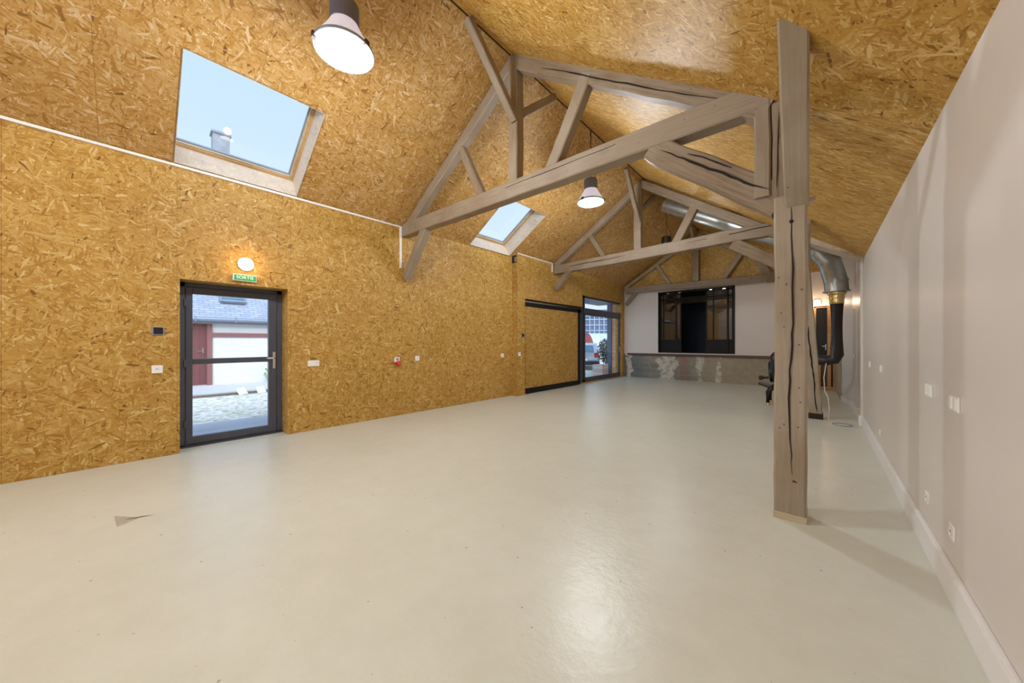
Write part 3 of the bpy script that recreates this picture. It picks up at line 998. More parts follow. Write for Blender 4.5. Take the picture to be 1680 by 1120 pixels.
Y2 = 8.25
t2 = truss('middle roof truss with a long dark split along its low tie beam', Y2, (-3.3, Y2, 3.5), [
    ('tie_beam', (-5.72, 3.475), (-0.12, 3.56), 0.17, 0.25, 'beam', dict(seg=16, jit=0.006)),
    ('rafter', (-5.70, 3.60), (-3.32, 5.12), 0.13, 0.15, 'beam', {}),
    ('rafter', (-3.22, 5.22), (-0.10, 3.10), 0.14, 0.17, 'oldbeam', dict(jit=0.006)),
    ('king_post', (-3.28, 3.58), (-3.28, 5.24), 0.155, 0.18, 'beam', {}),
    ('strut', (-4.19, 3.62), (-4.70, 4.42), 0.10, 0.12, 'oldbeam', {}),
    ('strut', (-2.43, 3.60), (-1.97, 4.44), 0.13, 0.17, 'oldbeam', {}),
    ('ridge_brace', (-3.18, 7.30, 5.22), (-3.24, 8.18, 4.30), 0.09, 0.10, 'beam', dict(side=(1, 0, 0))),
    ('ridge_brace', (-3.18, 9.10, 5.20), (-3.24, 8.32, 4.62), 0.09, 0.10, 'beam', dict(side=(1, 0, 0))),
    ('wall_brace', (-5.70, 2.93), (-5.22, 3.42), 0.13, 0.14, 'beam', {}),
    ('post_brace', (-1.32, 3.40), (-0.20, 2.62), 0.14, 0.22, 'oldbeam', dict(jit=0.006)),
])
crack(t2, *wander((-5.2, 8.160, 3.50), (-3.55, 8.160, 3.53), 12, 0.006, (0, 0, 1), 21, 0.006, 0.012), (0, 0, 1), (0, -1, 0))
crack(t2, *wander((-2.2, 8.160, 3.56), (-0.3, 8.160, 3.62), 12, 0.006, (0, 0, 1), 22, 0.006, 0.014), (0, 0, 1), (0, -1, 0))

Y3 = 13.12
t3 = truss('farthest roof truss standing against the boarded gable above the stage window', Y3, (-3.2, Y3, 3.4), [
    ('tie_beam', (-5.72, 3.41), (-1.10, 3.36), 0.15, 0.22, 'beam', dict(seg=12)),
    ('rafter', (-5.70, 3.54), (-3.25, 5.02), 0.11, 0.11, 'beam', {}),
    ('rafter', (-3.12, 5.10), (-1.25, 3.86), 0.11, 0.12, 'beam', {}),
    ('king_post', (-3.19, 3.50), (-3.19, 5.10), 0.13, 0.18, 'beam', {}),
    ('strut', (-4.05, 3.50), (-4.52, 4.24), 0.10, 0.12, 'beam', {}),
    ('strut', (-2.35, 3.48), (-1.87, 4.22), 0.10, 0.13, 'beam', {}),
    ('ridge_brace', (-3.16, 12.3, 5.20), (-3.18, 13.04, 4.50), 0.09, 0.09, 'beam', dict(side=(1, 0, 0))),
    ('wall_brace', (-5.70, 2.86), (-5.30, 3.32), 0.12, 0.13, 'beam', {}),
    ('side_brace', (-1.48, 4.06), (-1.06, 3.26), 0.14, 0.20, 'oldbeam', {}),
    ('side_post', (-1.10, 3.22), (-1.10, 3.52), 0.16, 0.20, 'oldbeam', dict(seg=3)),
])
for xx in (-4.9, -3.0, -1.6):
    bm = bmesh.new(); cyl(bm, (xx, 13.04, 3.40), (xx, 13.03, 3.40), 0.014, n=10)
    link('bolt', bm, 'crack', t3)

p = thing('wooden_post', (-0.17, 3.5, 0), 'thick square painted post nearest the camera with a long vertical split', 'wooden post', 'roof posts')
bm = bmesh.new()
beam_bm(bm, (-0.17, 3.5, 0.045), (-0.165, 3.5, 2.52), (1, 0, 0), 0.200, 0.20, seg=18, jit=0.004, ch=0.014, seed=4)
link('post_shaft', bm, 'post', p, uv=False)
beam('post_shaft_top', (-0.224, 3.50, 2.50), (-0.224, 3.50, 3.29), 0.12, 0.14, 'oldbeam', p, side=(1, 0, 0), seg=6)
beam('post_cheek', (-0.115, 3.49, 2.50), (-0.115, 3.49, 3.16), 0.09, 0.12, 'beam', p, side=(1, 0, 0), seg=6)
beam('knee_brace', (-0.128, 3.45, 2.44), (-0.113, 2.53, 3.27), 0.145, 0.10, 'post', p, side=(1, 0, 0), seg=6, jit=0.002)
link('post_base', B(((-0.272, 3.398, 0.0), (-0.068, 3.602, 0.05)), bevel=0.004), 'rawwood', p)
rnd = random.Random(12)
pts = [(-0.155, 0.36), (-0.163, 0.45), (-0.158, 0.50), (-0.168, 0.62), (-0.172, 0.80), (-0.176, 0.95), (-0.168, 1.08), (-0.172, 1.16), (-0.160, 1.26), (-0.155, 1.36), (-0.157, 1.44), (-0.149, 1.52), (-0.152, 1.66), (-0.155, 1.80), (-0.150, 1.95), (-0.155, 2.05), (-0.160, 2.20), (-0.158, 2.35), (-0.162, 2.44)]
wd = [0.002, 0.004, 0.007, 0.009, 0.011, 0.013, 0.013, 0.010, 0.013, 0.012, 0.013, 0.010, 0.012, 0.011, 0.012, 0.009, 0.008, 0.006, 0.003]
crack(p, [(x, 3.399, z) for x, z in pts], wd, (1, 0, 0), (0, -1, 0))
crack(p, [(-0.155, 3.399, 0.30), (-0.150, 3.399, 0.312), (-0.125, 3.399, 0.305)], [0.004, 0.012, 0.003], (0, 0, 1), (0, -1, 0))
crack(p, *wander((-0.24, 3.425, 3.20), (-0.255, 3.425, 2.60), 8, 0.002, (1, 0, 0), 6, 0.004, 0.006), (1, 0, 0), (0, -1, 0))
crack(p, [(-0.150, 3.395, 2.475), (-0.12, 3.395, 2.487), (-0.085, 3.395, 2.488)], [0.003, 0.006, 0.003], (0, 0, 1), (0, -1, 0))
crack(p, *wander((-0.115, 3.35, 2.53), (-0.113, 3.35, 2.60), 4, 0.001, (1, 0, 0), 61, 0.002, 0.003), (1, 0, 0), (0, -1, 0))
for hx, hz in [(-0.10, 1.78), (-0.115, 1.36), (-0.115, 1.03), (-0.205, 0.74), (-0.12, 0.73), (-0.19, 1.83), (-0.165, 2.32), (-0.205, 1.5)]:
    bm = bmesh.new(); cyl(bm, (hx, 3.402, hz), (hx, 3.3955, hz), 0.0045, n=8)
    link('nail_hole', bm, 'crack', p)
bm = bmesh.new(); cyl(bm, (-0.160, 3.402, 2.31), (-0.160, 3.394, 2.31), 0.014, n=10)
link('peg_hole', bm, 'crack', p)
link('bracket', B(((-0.06, 3.46, 2.46), (-0.02, 3.48, 2.485))), 'galv', p)

p2 = thing('wooden_post', (-0.05, 8.3, 0), 'leaning painted post behind the big post, dark foot on the floor', 'wooden post', 'roof posts')
beam('post_shaft', (-0.05, 8.3, 0.09), (-0.245, 8.3, 3.12), 0.185, 0.19, 'post', p2, side=(1, 0, 0), seg=14, jit=0.005, ch=0.014)
link('post_base', B(((-0.150, 8.195, 0.0), (0.052, 8.405, 0.10)), bevel=0.01), 'notchshade_foot', p2)
crack(p2, *wander((-0.205, 8.202, 2.3), (-0.035, 8.202, 0.12), 26, 0.008, (1, 0, 0), 31, 0.012, 0.022), (1, 0, 0), (0, -1, 0))
beam('knee_brace', (-0.165, 8.24, 2.80), (-0.145, 6.70, 3.18), 0.09, 0.11, 'post', p2, side=(1, 0, 0), seg=5)

# ------------------------------------------------------------------ pendant lamps
def pendant(x, y, label, shade='shade', cap='ballast', lens='lens', z=LAMP_Z):
    t = thing('pendant_lamp', (x, y, z), label, 'pendant lamp', 'industrial pendant lamps under the ridge')
    bm = bmesh.new()
    lathe(bm, (x, y, z), [(0.240, 0.01), (0.225, 0.045), (0.165, 0.14), (0.125, 0.215), (0.118, 0.235), (0.112, 0.235), (0.12, 0.21), (0.16, 0.135), (0.22, 0.04), (0.232, 0.01)], 40)
    link('lamp_shade', bm, shade, t, smooth=True)
    bm = bmesh.new()
    lathe(bm, (x, y, z), [(0.232, 0.012), (0.20, -0.004), (0.12, -0.014), (0.001, -0.018)], 40)
    link('lens', bm, lens, t, smooth=True)
    bm = bmesh.new()
    lathe(bm, (x, y, z), [(0.232, -0.008), (0.247, -0.008), (0.250, 0.004), (0.246, 0.018), (0.232, 0.018), (0.232, -0.008)], 40)
    link('rim', bm, 'gutter', t, smooth=True)
    for a in (0.4, 2.5, 4.6):
        c, s_ = math.cos(a), math.sin(a)
        bm = bmesh.new()
        bmesh.ops.create_cube(bm, size=1, matrix=Matrix.Translation((x + 0.243 * c, y + 0.243 * s_, z + 0.004)) @ Matrix.Rotation(a, 4, 'Z') @ Matrix.Diagonal((0.035, 0.04, 0.05, 1)))
        link('clip', bm, 'darkballast', t)
    bm = bmesh.new()
    lathe(bm, (x, y, z), [(0.0, 0.225), (0.118, 0.225), (0.122, 0.235), (0.122, 0.40), (0.112, 0.42), (0.0, 0.425)], 32)
    link('ballast_housing', bm, cap, t, smooth=False)
    bm = bmesh.new()
    tube(bm, [(x, y, z + 0.42), (x + 0.005, y, z + 0.48), (x + 0.004, y, RZ - 0.02)], 0.006, 6)
    link('suspension_wire', bm, 'blackplastic', t)
    bm = bmesh.new()
    tube(bm, [(x + 0.07, y, z + 0.42), (x + 0.12, y, z + 0.52), (x + 0.05, y, z + 0.66), (x + 0.01, y, z + 0.80), (x - 0.01, y, RZ - 0.03)], 0.005, 6)
    link('power_cable', bm, 'blackplastic', t)
    return t
pendant(*PENDANTS[0], 'large lit industrial pendant lamp nearest the camera, beside the big skylight')
pendant(*PENDANTS[1], 'lit industrial pendant lamp hanging behind the nearest truss')
pendant(*PENDANTS[2], 'dark capped pendant lamp hanging behind the middle truss tie beam', cap='darkballast', z=3.87)
pendant(*PENDANTS[3], 'added unseen pendant lamp behind the camera, there for its light')

# ------------------------------------------------------------------ wall fittings, left
t = thing('wall_lamp', (XA, 1.045, 2.455), 'round glowing bulkhead lamp on the chipboard above the green exit sign', 'wall lamp')
bm = bmesh.new(); lathe(bm, (XA, 1.045, 2.455), [(0.0, 0.0), (0.092, 0.0), (0.092, 0.018), (0.0, 0.018)], 32, Vector((1, 0, 0)))
link('base', bm, 'plastic', t)
bm = bmesh.new(); lathe(bm, (XA, 1.045, 2.455), [(0.086, 0.018), (0.084, 0.04), (0.068, 0.062), (0.04, 0.075), (0.001, 0.08)], 32, Vector((1, 0, 0)))
link('diffuser', bm, 'bulb', t, smooth=True)

t = thing('exit_sign', (XA, 1.03, 2.26), 'green exit sign reading SORTIE above the glazed door', 'sign')
link('sign_housing', B(((XA, 0.900, 2.215), (XA + 0.045, 1.158, 2.305)), bevel=0.004), 'plastic', t)
link('sign_face', B(((XA + 0.044, 0.912, 2.224), (XA + 0.049, 1.150, 2.296)), bevel=0.001), 'green', t)
cu = bpy.data.curves.new('sign_text', 'FONT')
cu.body = 'SORTIE'
cu.size = 0.058
cu.extrude = 0.001
cu.offset = 0.0004
cu.align_x = 'CENTER'
cu.align_y = 'CENTER'
cu.space_character = 1.05
cu.materials.append(M['plastic'])
tmp = bpy.data.objects.new('sign_text_curve', cu)
COL.objects.link(tmp)
bpy.context.view_layer.update()
tme = bpy.data.meshes.new_from_object(tmp.evaluated_get(bpy.context.evaluated_depsgraph_get()))
bpy.data.objects.remove(tmp)
to = bpy.data.objects.new('sign_text', tme)
COL.objects.link(to)
to.parent = t
to.location = (0.0505, 0.0, 0.0)
to.rotation_euler = (PI / 2, 0, PI / 2)

def wall_plate(name, loc, nrm, label, cat, size=(0.095, 0.095), gang=1, kind='socket', group=None):
    """a plate on the left (nrm=1) or right (nrm=-1) wall"""
    x, y, z = loc
    t = thing(name, loc, label, cat, group)
    w_, h_ = size
    link('plate', B(((x, y - w_ / 2, z - h_ / 2), (x + 0.010 * nrm, y + w_ / 2, z + h_ / 2)), bevel=0.003), 'plastic', t)
    for g_ in range(gang):
        yy = y - w_ / 2 + w_ * (g_ + 0.5) / gang
        if kind == 'socket' or (kind == 'mixed' and g_ == 1):
            bm = bmesh.new()
            lathe(bm, (x + 0.0102 * nrm, yy, z), [(0.024, 0.0), (0.026, 0.003), (0.021, 0.003), (0.020, 0.0005), (0.0, 0.0005)], 20, Vector((nrm, 0, 0)))
            c = link('socket_well', bm, 'plastic', t)
            bm = bmesh.new()
            for dy, dz in ((-0.009, 0), (0.009, 0), (0, 0.008)):
                cyl(bm, (x + 0.0100 * nrm, yy + dy, z + dz), (x + 0.0125 * nrm, yy + dy, z + dz), 0.003, n=8)
            link('pin_hole', bm, 'blackplastic', c)
        else:
            link('rocker', B(((x + 0.009 * nrm, yy - 0.022, z - 0.030), (x + 0.015 * nrm, yy + 0.022, z + 0.030)), bevel=0.003), 'plastic', t)
    return t
def thermostat(loc, label):
    x, y, z = loc
    t = thing('thermostat', loc, label, 'thermostat')
    link('housing', B(((x, y - 0.050, z - 0.050), (x + 0.018, y + 0.050, z + 0.050)), bevel=0.005), 'gutter', t)
    link('screen', B(((x + 0.016, y - 0.040, z - 0.040), (x + 0.021, y + 0.040, z + 0.040)), bevel=0.004), 'blackplastic', t)
thermostat((XA, 0.203, 1.515), 'black screened thermostat on the chipboard wall left of the exit door')
thermostat((XB, 6.76, 1.56), 'small dark thermostat beside the boarded sliding door')
wall_plate('wall_switch', (XA, 0.195, 1.055), 1, 'white wall plate below the black thermostat, left of the exit door', 'switch', kind='socket')
wall_plate('wall_switch', (XA, 1.897, 1.047), 1, 'wide double white plate right of the exit door', 'switch', (0.165, 0.09), 2, 'mixed')
wall_plate('wall_socket', (XA, 3.755, 1.06), 1, 'white socket just right of the red industrial socket', 'socket')
wall_plate('wall_socket', (XA, 6.19, 1.05), 1, 'white socket at the far end of the first chipboard bay, left of the wall step', 'socket')
wall_plate('wall_socket', (XB, 6.635, 1.07), 1, 'small white socket on the wall step beside the boarded sliding door', 'socket')

t = thing('industrial_socket', (XA, 3.31, 1.01), 'white industrial socket with a red flap on the chipboard wall', 'socket')
link('housing', B(((XA, 3.255, 1.005), (XA + 0.06, 3.345, 1.095)), bevel=0.008), 'plastic', t)
bm = bmesh.new()
cyl(bm, (XA + 0.03, 3.30, 1.02), (XA + 0.075, 3.335, 0.945), 0.040, n=20)
link('flap', bm, 'redplastic', t)
link('rating_label', B(((XA + 0.0595, 3.27, 1.05), (XA + 0.061, 3.32, 1.08))), 'ballast', t)

# right wall plates
wall_plate('wall_switch', (XR, 3.50, 1.062), -1, 'upper white double switch on the white wall, second from the camera', 'switch', (0.155, 0.08), 2, 'rocker', 'white plates on the right wall')
wall_plate('wall_switch', (XR, 2.93, 1.052), -1, 'upper white double switch on the white wall nearest the camera', 'switch', (0.155, 0.08), 2, 'rocker', 'white plates on the right wall')
wall_plate('wall_socket', (XR, 3.54, 0.345), -1, 'low white socket above the skirting, second from the camera on the white wall', 'socket', (0.085, 0.075), 1, 'socket', 'white plates on the right wall')
wall_plate('wall_socket', (XR, 2.97, 0.352), -1, 'low white socket above the skirting nearest the camera on the white wall', 'socket', (0.085, 0.08), 1, 'socket', 'white plates on the right wall')
wall_plate('wall_switch', (XR, 5.86, 1.07), -1, 'small white switch halfway down the white wall', 'switch', (0.09, 0.085), 1, 'rocker', 'white plates on the right wall')
wall_plate('wall_socket', (XR, 5.94, 0.31), -1, 'small low white socket halfway down the white wall', 'socket', (0.09, 0.06), 1, 'socket', 'white plates on the right wall')
wall_plate('wall_switch', (XR, 7.05, 1.065), -1, 'farthest small white switch on the white wall, near the vertical conduit', 'switch', (0.09, 0.085), 1, 'rocker', 'white plates on the right wall')
wall_plate('wall_socket', (0.522, 9.7, 1.10), -1, 'tiny white plate on the white wall beyond the conduit', 'socket', (0.08, 0.08), 1, 'rocker')

t = thing('wall_conduit', (XR, 8.15, 0), 'thin white vertical conduit on the white wall before the end corner', 'conduit')
link('conduit', B(((XR - 0.035, 8.02, 0.03), (XR, 8.10, 2.9)), bevel=0.006), 'satin', t)
link('foot_box', B(((XR - 0.06, 7.98, 0.0), (XR, 8.14, 0.17)), bevel=0.008), 'skirting', t)
link('pipe_stub', B(((XR - 0.05, 8.25, 0.0), (XR - 0.01, 8.32, 0.26)), bevel=0.01), 'rawwood', t)

t = thing('wall_lamp', (-0.05, YE, 2.53), 'small round glowing lamp on the end wall above the dark door', 'wall lamp')
bm = bmesh.new(); lathe(bm, (-0.05, YE, 2.53), [(0.0, 0.0), (0.085, 0.0), (0.085, 0.02), (0.0, 0.02)], 24, Vector((0, -1, 0)))
link('base', bm, 'plastic', t)
bm = bmesh.new(); lathe(bm, (-0.05, YE, 2.53), [(0.08, 0.02), (0.078, 0.05), (0.05, 0.08), (0.001, 0.092)], 24, Vector((0, -1, 0)))
link('diffuser', bm, 'bulb', t, smooth=True)

# ------------------------------------------------------------------ stove, flue, duct
SYv = 9.55
t = thing('wood_stove', (-0.52, SYv, 0), 'black round-bodied stove standing behind the big post', 'stove')
bm = bmesh.new()
lathe(bm, (-0.80, SYv, 0.76), [(0.0, 0.0), (0.20, 0.005), (0.34, 0.03), (0.395, 0.08), (0.40, 0.30), (0.36, 0.48), (0.20, 0.56), (0.0, 0.58)], 40, Vector((1, 0, 0.10)).normalized())
link('stove_body', bm, 'stove', t, smooth=True)
bm = bmesh.new()
lathe(bm, (-0.835, SYv, 0.72), [(0.0, 0.0), (0.20, 0.0), (0.235, 0.015), (0.235, 0.05), (0.0, 0.05)], 32, Vector((1, 0, 0.06)).normalized())
dr = link('stove_door', bm, 'blackplastic', t)
bm = bmesh.new()
cyl(bm, (-0.83, SYv - 0.19, 0.60), (-0.93, SYv - 0.19, 0.59), 0.022, n=10)
cyl(bm, (-0.93, SYv - 0.19, 0.59), (-1.0, SYv - 0.19, 0.585), 0.048, n=14)
link('door_knob', bm, 'stove', dr)
bm = bmesh.new()
vs_ = [bm.verts.new(q) for q in [(-1.02, SYv - 0.17, 0.47), (-1.02, SYv + 0.17, 0.47), (-0.72, SYv + 0.24, 0.36), (-0.72, SYv - 0.24, 0.36)]]
bm.faces.new(vs_)
thicken(bm, (0, 0, -0.03))
link('ash_lip', bm, 'stove', t)
for lx, ly, dx in ((-0.72, -0.20, -0.12), (-0.72, 0.20, -0.12), (-0.36, -0.20, 0.08), (-0.36, 0.20, 0.08)):
    bm = bmesh.new()
    tube(bm, [(lx + 0.04, SYv + ly * 0.8, 0.42), (lx + dx * 0.6, SYv + ly, 0.36), (lx + dx, SYv + ly * 1.05, 0.28), (lx + dx, SYv + ly * 1.05, 0.05)], [0.05, 0.05, 0.045, 0.036], 14)
    lg = link('leg', bm, 'stove', t, smooth=True)
    bm = bmesh.new()
    cyl(bm, (lx + dx, SYv + ly * 1.05, 0.0), (lx + dx, SYv + ly * 1.05, 0.055), 0.046, 0.040, 16)
    link('brass_foot', bm, 'brass', lg)

t = thing('stove_flue', (0.25, 9.6, 0.9), 'black bent flue pipe with brass coupling rising beside the white wall', 'flue pipe')
bm = bmesh.new()
tube(bm, [(-0.20, 9.58, 1.00), (0.12, 9.6, 1.00), (0.22, 9.6, 1.03), (0.265, 9.6, 1.12), (0.265, 9.6, 2.18)], [0.10, 0.10, 0.112, 0.108, 0.105], 24)
link('flue_pipe', bm, 'pipe', t, smooth=True)
bm = bmesh.new()
lathe(bm, (0.265, 9.6, 2.16), [(0.112, 0.0), (0.115, 0.02), (0.110, 0.03), (0.112, 0.10), (0.120, 0.11), (0.118, 0.12), (0.12, 0.17), (0.145, 0.20), (0.15, 0.235), (0.13, 0.242), (0.0, 0.242)], 28)
link('coupling', bm, 'brass', t, smooth=False)

t = thing('ventilation_duct', (0.2, 9.6, 2.42), 'large galvanised duct elbow and pipe running up under the roof to the ridge', 'duct')
path = [(0.262, 2.415), (0.25, 2.62), (0.155, 3.03), (-0.02, 3.29), (-0.36, 3.52), (-1.1, 3.93), (-2.15, 4.54), (-3.08, 5.08)]
DR = 0.185
def mitre(i):
    a = Vector((path[i][0], 9.6, path[i][1]))
    return a
rings = []
for i, (px_, pz_) in enumerate(path):
    p_ = Vector((px_, 9.6, pz_))
    d0 = (Vector((path[i][0], 0, path[i][1])) - Vector((path[i - 1][0], 0, path[i - 1][1]))).normalized() if i > 0 else None
    d1 = (Vector((path[i + 1][0], 0, path[i + 1][1])) - Vector((path[i][0], 0, path[i][1]))).normalized() if i < len(path) - 1 else None
    d_ = ((d0 or d1) + (d1 or d0)).normalized()
    sd = d_.cross(Vector((0, 1, 0)))
    k = 1.0 / max(0.6, d_.dot(d0 or d1))
    rings.append((p_, Vector((0, 1, 0)), sd, k, d_))
N = 36
for i in range(len(rings) - 1):
    bm = bmesh.new()
    rr = []
    for (p_, a_, b_, k, d_) in rings[i:i + 2]:
        rr.append([bm.verts.new(p_ + a_ * DR * math.cos(2 * PI * j / N) + b_ * DR * k * math.sin(2 * PI * j / N)) for j in range(N)])
    for j in range(N):
        bm.faces.new((rr[0][j], rr[0][(j + 1) % N], rr[1][(j + 1) % N], rr[1][j]))
    bmesh.ops.recalc_face_normals(bm, faces=bm.faces)
    link('elbow_segment' if i < 4 else 'duct_section', bm, 'galv', t, smooth=True)
for i, (p_, a_, b_, k, d_) in enumerate(rings[:-1]):
    bm = bmesh.new()
    R0 = []
    for off, rad in ((-0.012, DR), (-0.012, DR + 0.010), (0.012, DR + 0.010), (0.012, DR)):
        R0.append([bm.verts.new(p_ + d_ * off + a_ * rad * math.cos(2 * PI * j / N) + b_ * rad * k * math.sin(2 * PI * j / N)) for j in range(N)])
    for q in range(3):
        for j in range(N):
            bm.faces.new((R0[q][j], R0[q][(j + 1) % N], R0[q + 1][(j + 1) % N], R0[q + 1][j]))
    bmesh.ops.recalc_face_normals(bm, faces=bm.faces)
    link('seam_ring', bm, 'galv', t)
bm = bmesh.new()
lathe(bm, (0.262, 9.6, 2.405), [(0.0, 0.0), (0.19, 0.0), (0.215, 0.0), (0.215, 0.012), (0.0, 0.012)], 32)
link('end_flange', bm, 'galv', t)
for dy in (-0.19, 0.19):
    bm = bmesh.new()
    cyl(bm, (-1.6, 9.6 + dy, 4.22), (-1.6, 9.6 + dy, zf(-1.6)), 0.006, n=6)
    link('hanging_rod', bm, 'steel', t)

# small things on the floor
t = thing('floor_ring', (0.285, 7.9, 0), 'thin metal ring lying on the floor beside the second post', 'ring')
bm = bmesh.new()
tube(bm, [(0.285 + 0.12 * math.cos(a * PI / 12), 7.9 + 0.12 * math.sin(a * PI / 12), 0.006) for a in range(25)], 0.006, 6)
link('ring', bm, 'gutter', t)
bm = bmesh.new()
tube(bm, [(0.09, 8.28, 1.0), (0.06, 8.24, 0.75), (0.07, 8.2, 0.52), (0.115, 8.2, 0.40), (0.13, 8.2, 0.2), (0.12, 8.2, 0.006)], 0.006, 6)
tag(link('loose_cable', bm, 'trimwhite'), 'thin pale cable hanging down to the floor beside the leaning post', 'cable')
# dull scuff mark worn into the resin
bm = bmesh.new()
poly(bm, [(-4.16, -0.10, 0.0006), (-4.00, 0.02, 0.0006), (-3.95, 0.12, 0.0006), (-3.99, 0.06, 0.0006), (-3.93, -0.02, 0.0006), (-3.90, -0.08, 0.0006), (-4.02, -0.09, 0.0006)])
M['scuff'] = plain('scuffed_resin', lin(178, 174, 160), 0.5, vary=0.12, vscale=30)
thicken(bm, (0, 0, -0.0004))
tag(link('floor_scuff', bm, 'scuff'), 'small grey scuffed patch on the pale floor in front of the chipboard wall', 'floor mark')

# ------------------------------------------------------------------ outside, by the exit door
def flat(name, pts, z, mat, th=0.05):
    bm = bmesh.new()
    poly(bm, [(x, y, z) for x, y in pts])
    thicken(bm, (0, 0, -th))
    return tag(link(name, bm, mat), kind='structure')
flat('ground', [(-120, -60), (-6.26, -60), (-6.26, 120), (-120, 120)], -0.11, 'gravel')
flat('ground_paving', [(-14.9, -8), (-12.45, -8), (-12.45, 14), (-14.9, 14)], -0.03, 'paving', 0.08)
flat('ground_kerb', [(-12.45, -8), (-12.25, -8), (-12.25, 14), (-12.45, 14)], -0.06, 'earth', 0.05)
t = thing('metal_mat', (-7.2, 1.0, -0.1), 'ribbed grey metal walkway just outside the exit door', 'walkway')
link('ribbed_plate', B(((-8.15, -2.0, -0.10), (-6.3, 5.0, -0.07))), 'deck', t)
for i, (y, a, lb) in enumerate([(2.06, 0.25, 'left white slab leaning on the kerb outside the exit door'), (2.50, 0.12, 'right white slab leaning on the kerb outside the exit door')]):
    bm = bmesh.new()
    bmesh.ops.create_cube(bm, size=1, matrix=Matrix.Translation((-12.12, y, -0.01)) @ Matrix.Rotation(0.75, 4, 'Y') @ Matrix.Rotation(a, 4, 'Z') @ Matrix.Diagonal((0.26, 0.20, 0.03, 1)))
    tag(link('paving_slab', bm, 'slab'), lb, 'slab', 'white slabs on the kerb')

GW = -14.9
t = thing('garage', (-16.5, 2.0, -0.1), 'white block garage with slate roof, red plank door and tall grey chimney', 'building')
link('wall', B(((GW - 5.5, -8, -0.1), (GW, 12, 2.12))), 'block', t)
bm = bmesh.new()
poly(bm, [(GW + 0.25, -8.2, 2.10), (GW + 0.25, 12.2, 2.10), (GW - 4.2, 12.2, 6.9), (GW - 4.2, -8.2, 6.9)])
poly(bm, [(GW - 8.6, -8.2, 2.10), (GW - 8.6, 12.2, 2.10), (GW - 4.2, 12.2, 6.9), (GW - 4.2, -8.2, 6.9)])
thicken(bm, (0, 0, 0.08))
link('roof', bm, 'slate', t)
bm = bmesh.new()
tube(bm, [(GW + 0.30, -8.2, 2.11), (GW + 0.30, 12.2, 2.13)], 0.075, 12)
for k in range(-7, 12):
    box(bm, (GW + 0.2, k * 1.0 + 0.3, 2.03), (GW + 0.39, k * 1.0 + 0.33, 2.20))
link('gutter', bm, 'gutter', t)
link('fascia', B(((GW + 0.02, -8, 1.98), (GW + 0.22, 12, 2.06))), 'gutter', t)
dd = link('door', B(((GW - 0.02, 0.5, 0.0), (GW + 0.03, 1.62, 1.97))), 'redplank', t)
link('door_handle', B(((GW + 0.03, 1.50, 1.02), (GW + 0.06, 1.54, 1.18)), ((GW + 0.05, 1.38, 1.08), (GW + 0.07, 1.54, 1.10))), 'steel', dd)
link('door_post', B(((GW - 0.02, 1.62, -0.05), (GW + 0.06, 1.75, 1.97))), 'redwood', t)
link('lintel', B(((GW - 0.02, 1.75, 1.555), (GW + 0.05, 9.0, 1.69))), 'redwood', t)
def roofpt(y, s):
    n = Vector((4.8, 0, 4.45)).normalized()
    return Vector((GW + 0.25 - 4.45 * s, y, 2.10 + 4.8 * s)) + n * 0.1
bm = bmesh.new()
q = [roofpt(1.97, 0.115), roofpt(2.68, 0.115), roofpt(2.68, 0.32), roofpt(1.97, 0.32)]
poly(bm, q)
thicken(bm, (0.06, 0, 0.06))
rw = link('roof_window', bm, 'gutter', t)
bm = bmesh.new()
q = [roofpt(2.02, 0.13), roofpt(2.63, 0.13), roofpt(2.63, 0.31), roofpt(2.02, 0.31)]
poly(bm, [p_ + Vector((0.065, 0, 0.065)) for p_ in q])
thicken(bm, (0.01, 0, 0.01))
link('pane', bm, 'carglass', rw)
bm = B(((-18.85, 2.18, 6.4), (-18.35, 2.72, 9.98)))
ck = link('chimney', bm, 'chimney', t)
link('chimney_cap', B(((-18.9, 2.13, 9.95), (-18.3, 2.77, 10.05)), bevel=0.01), 'chimney', ck)

def leaves(bm, c, r, n, size, rnd):
    for _ in range(n):
        while True:
            v = Vector((rnd.uniform(-1, 1), rnd.uniform(-1, 1), rnd.uniform(-1, 1)))
            if v.length < 1: break
        p_ = Vector(c) + Vector((v.x * r[0], v.y * r[1], v.z * r[2]))
        q = Matrix.Rotation(rnd.uniform(0, 6.28), 3, 'Z') @ Matrix.Rotation(rnd.uniform(-1.2, 1.2), 3, 'X')
        l_ = size * rnd.uniform(0.7, 1.3)
        pts = [q @ Vector(k) * l_ for k in ((0, 0, 0), (0.35, 0.4, 0.05), (0, 1, -0.05), (-0.35, 0.4, 0.05))]
        bm.faces.new([bm.verts.new(p_ + k) for k in pts])
rnd = random.Random(3)
t = thing('garden_plant', (-14.4, 3.35, 0), 'small green plant against the white garage wall', 'plant')
bm = bmesh.new(); leaves(bm, (-14.5, 3.35, 0.22), (0.2, 0.25, 0.25), 160, 0.11, rnd); link('foliage', bm, 'leaf', t)
bm = bmesh.new(); tube(bm, [(-14.5, 3.35, -0.03), (-14.5, 3.36, 0.3)], 0.01, 6); link('stem', bm, 'redwood', t)

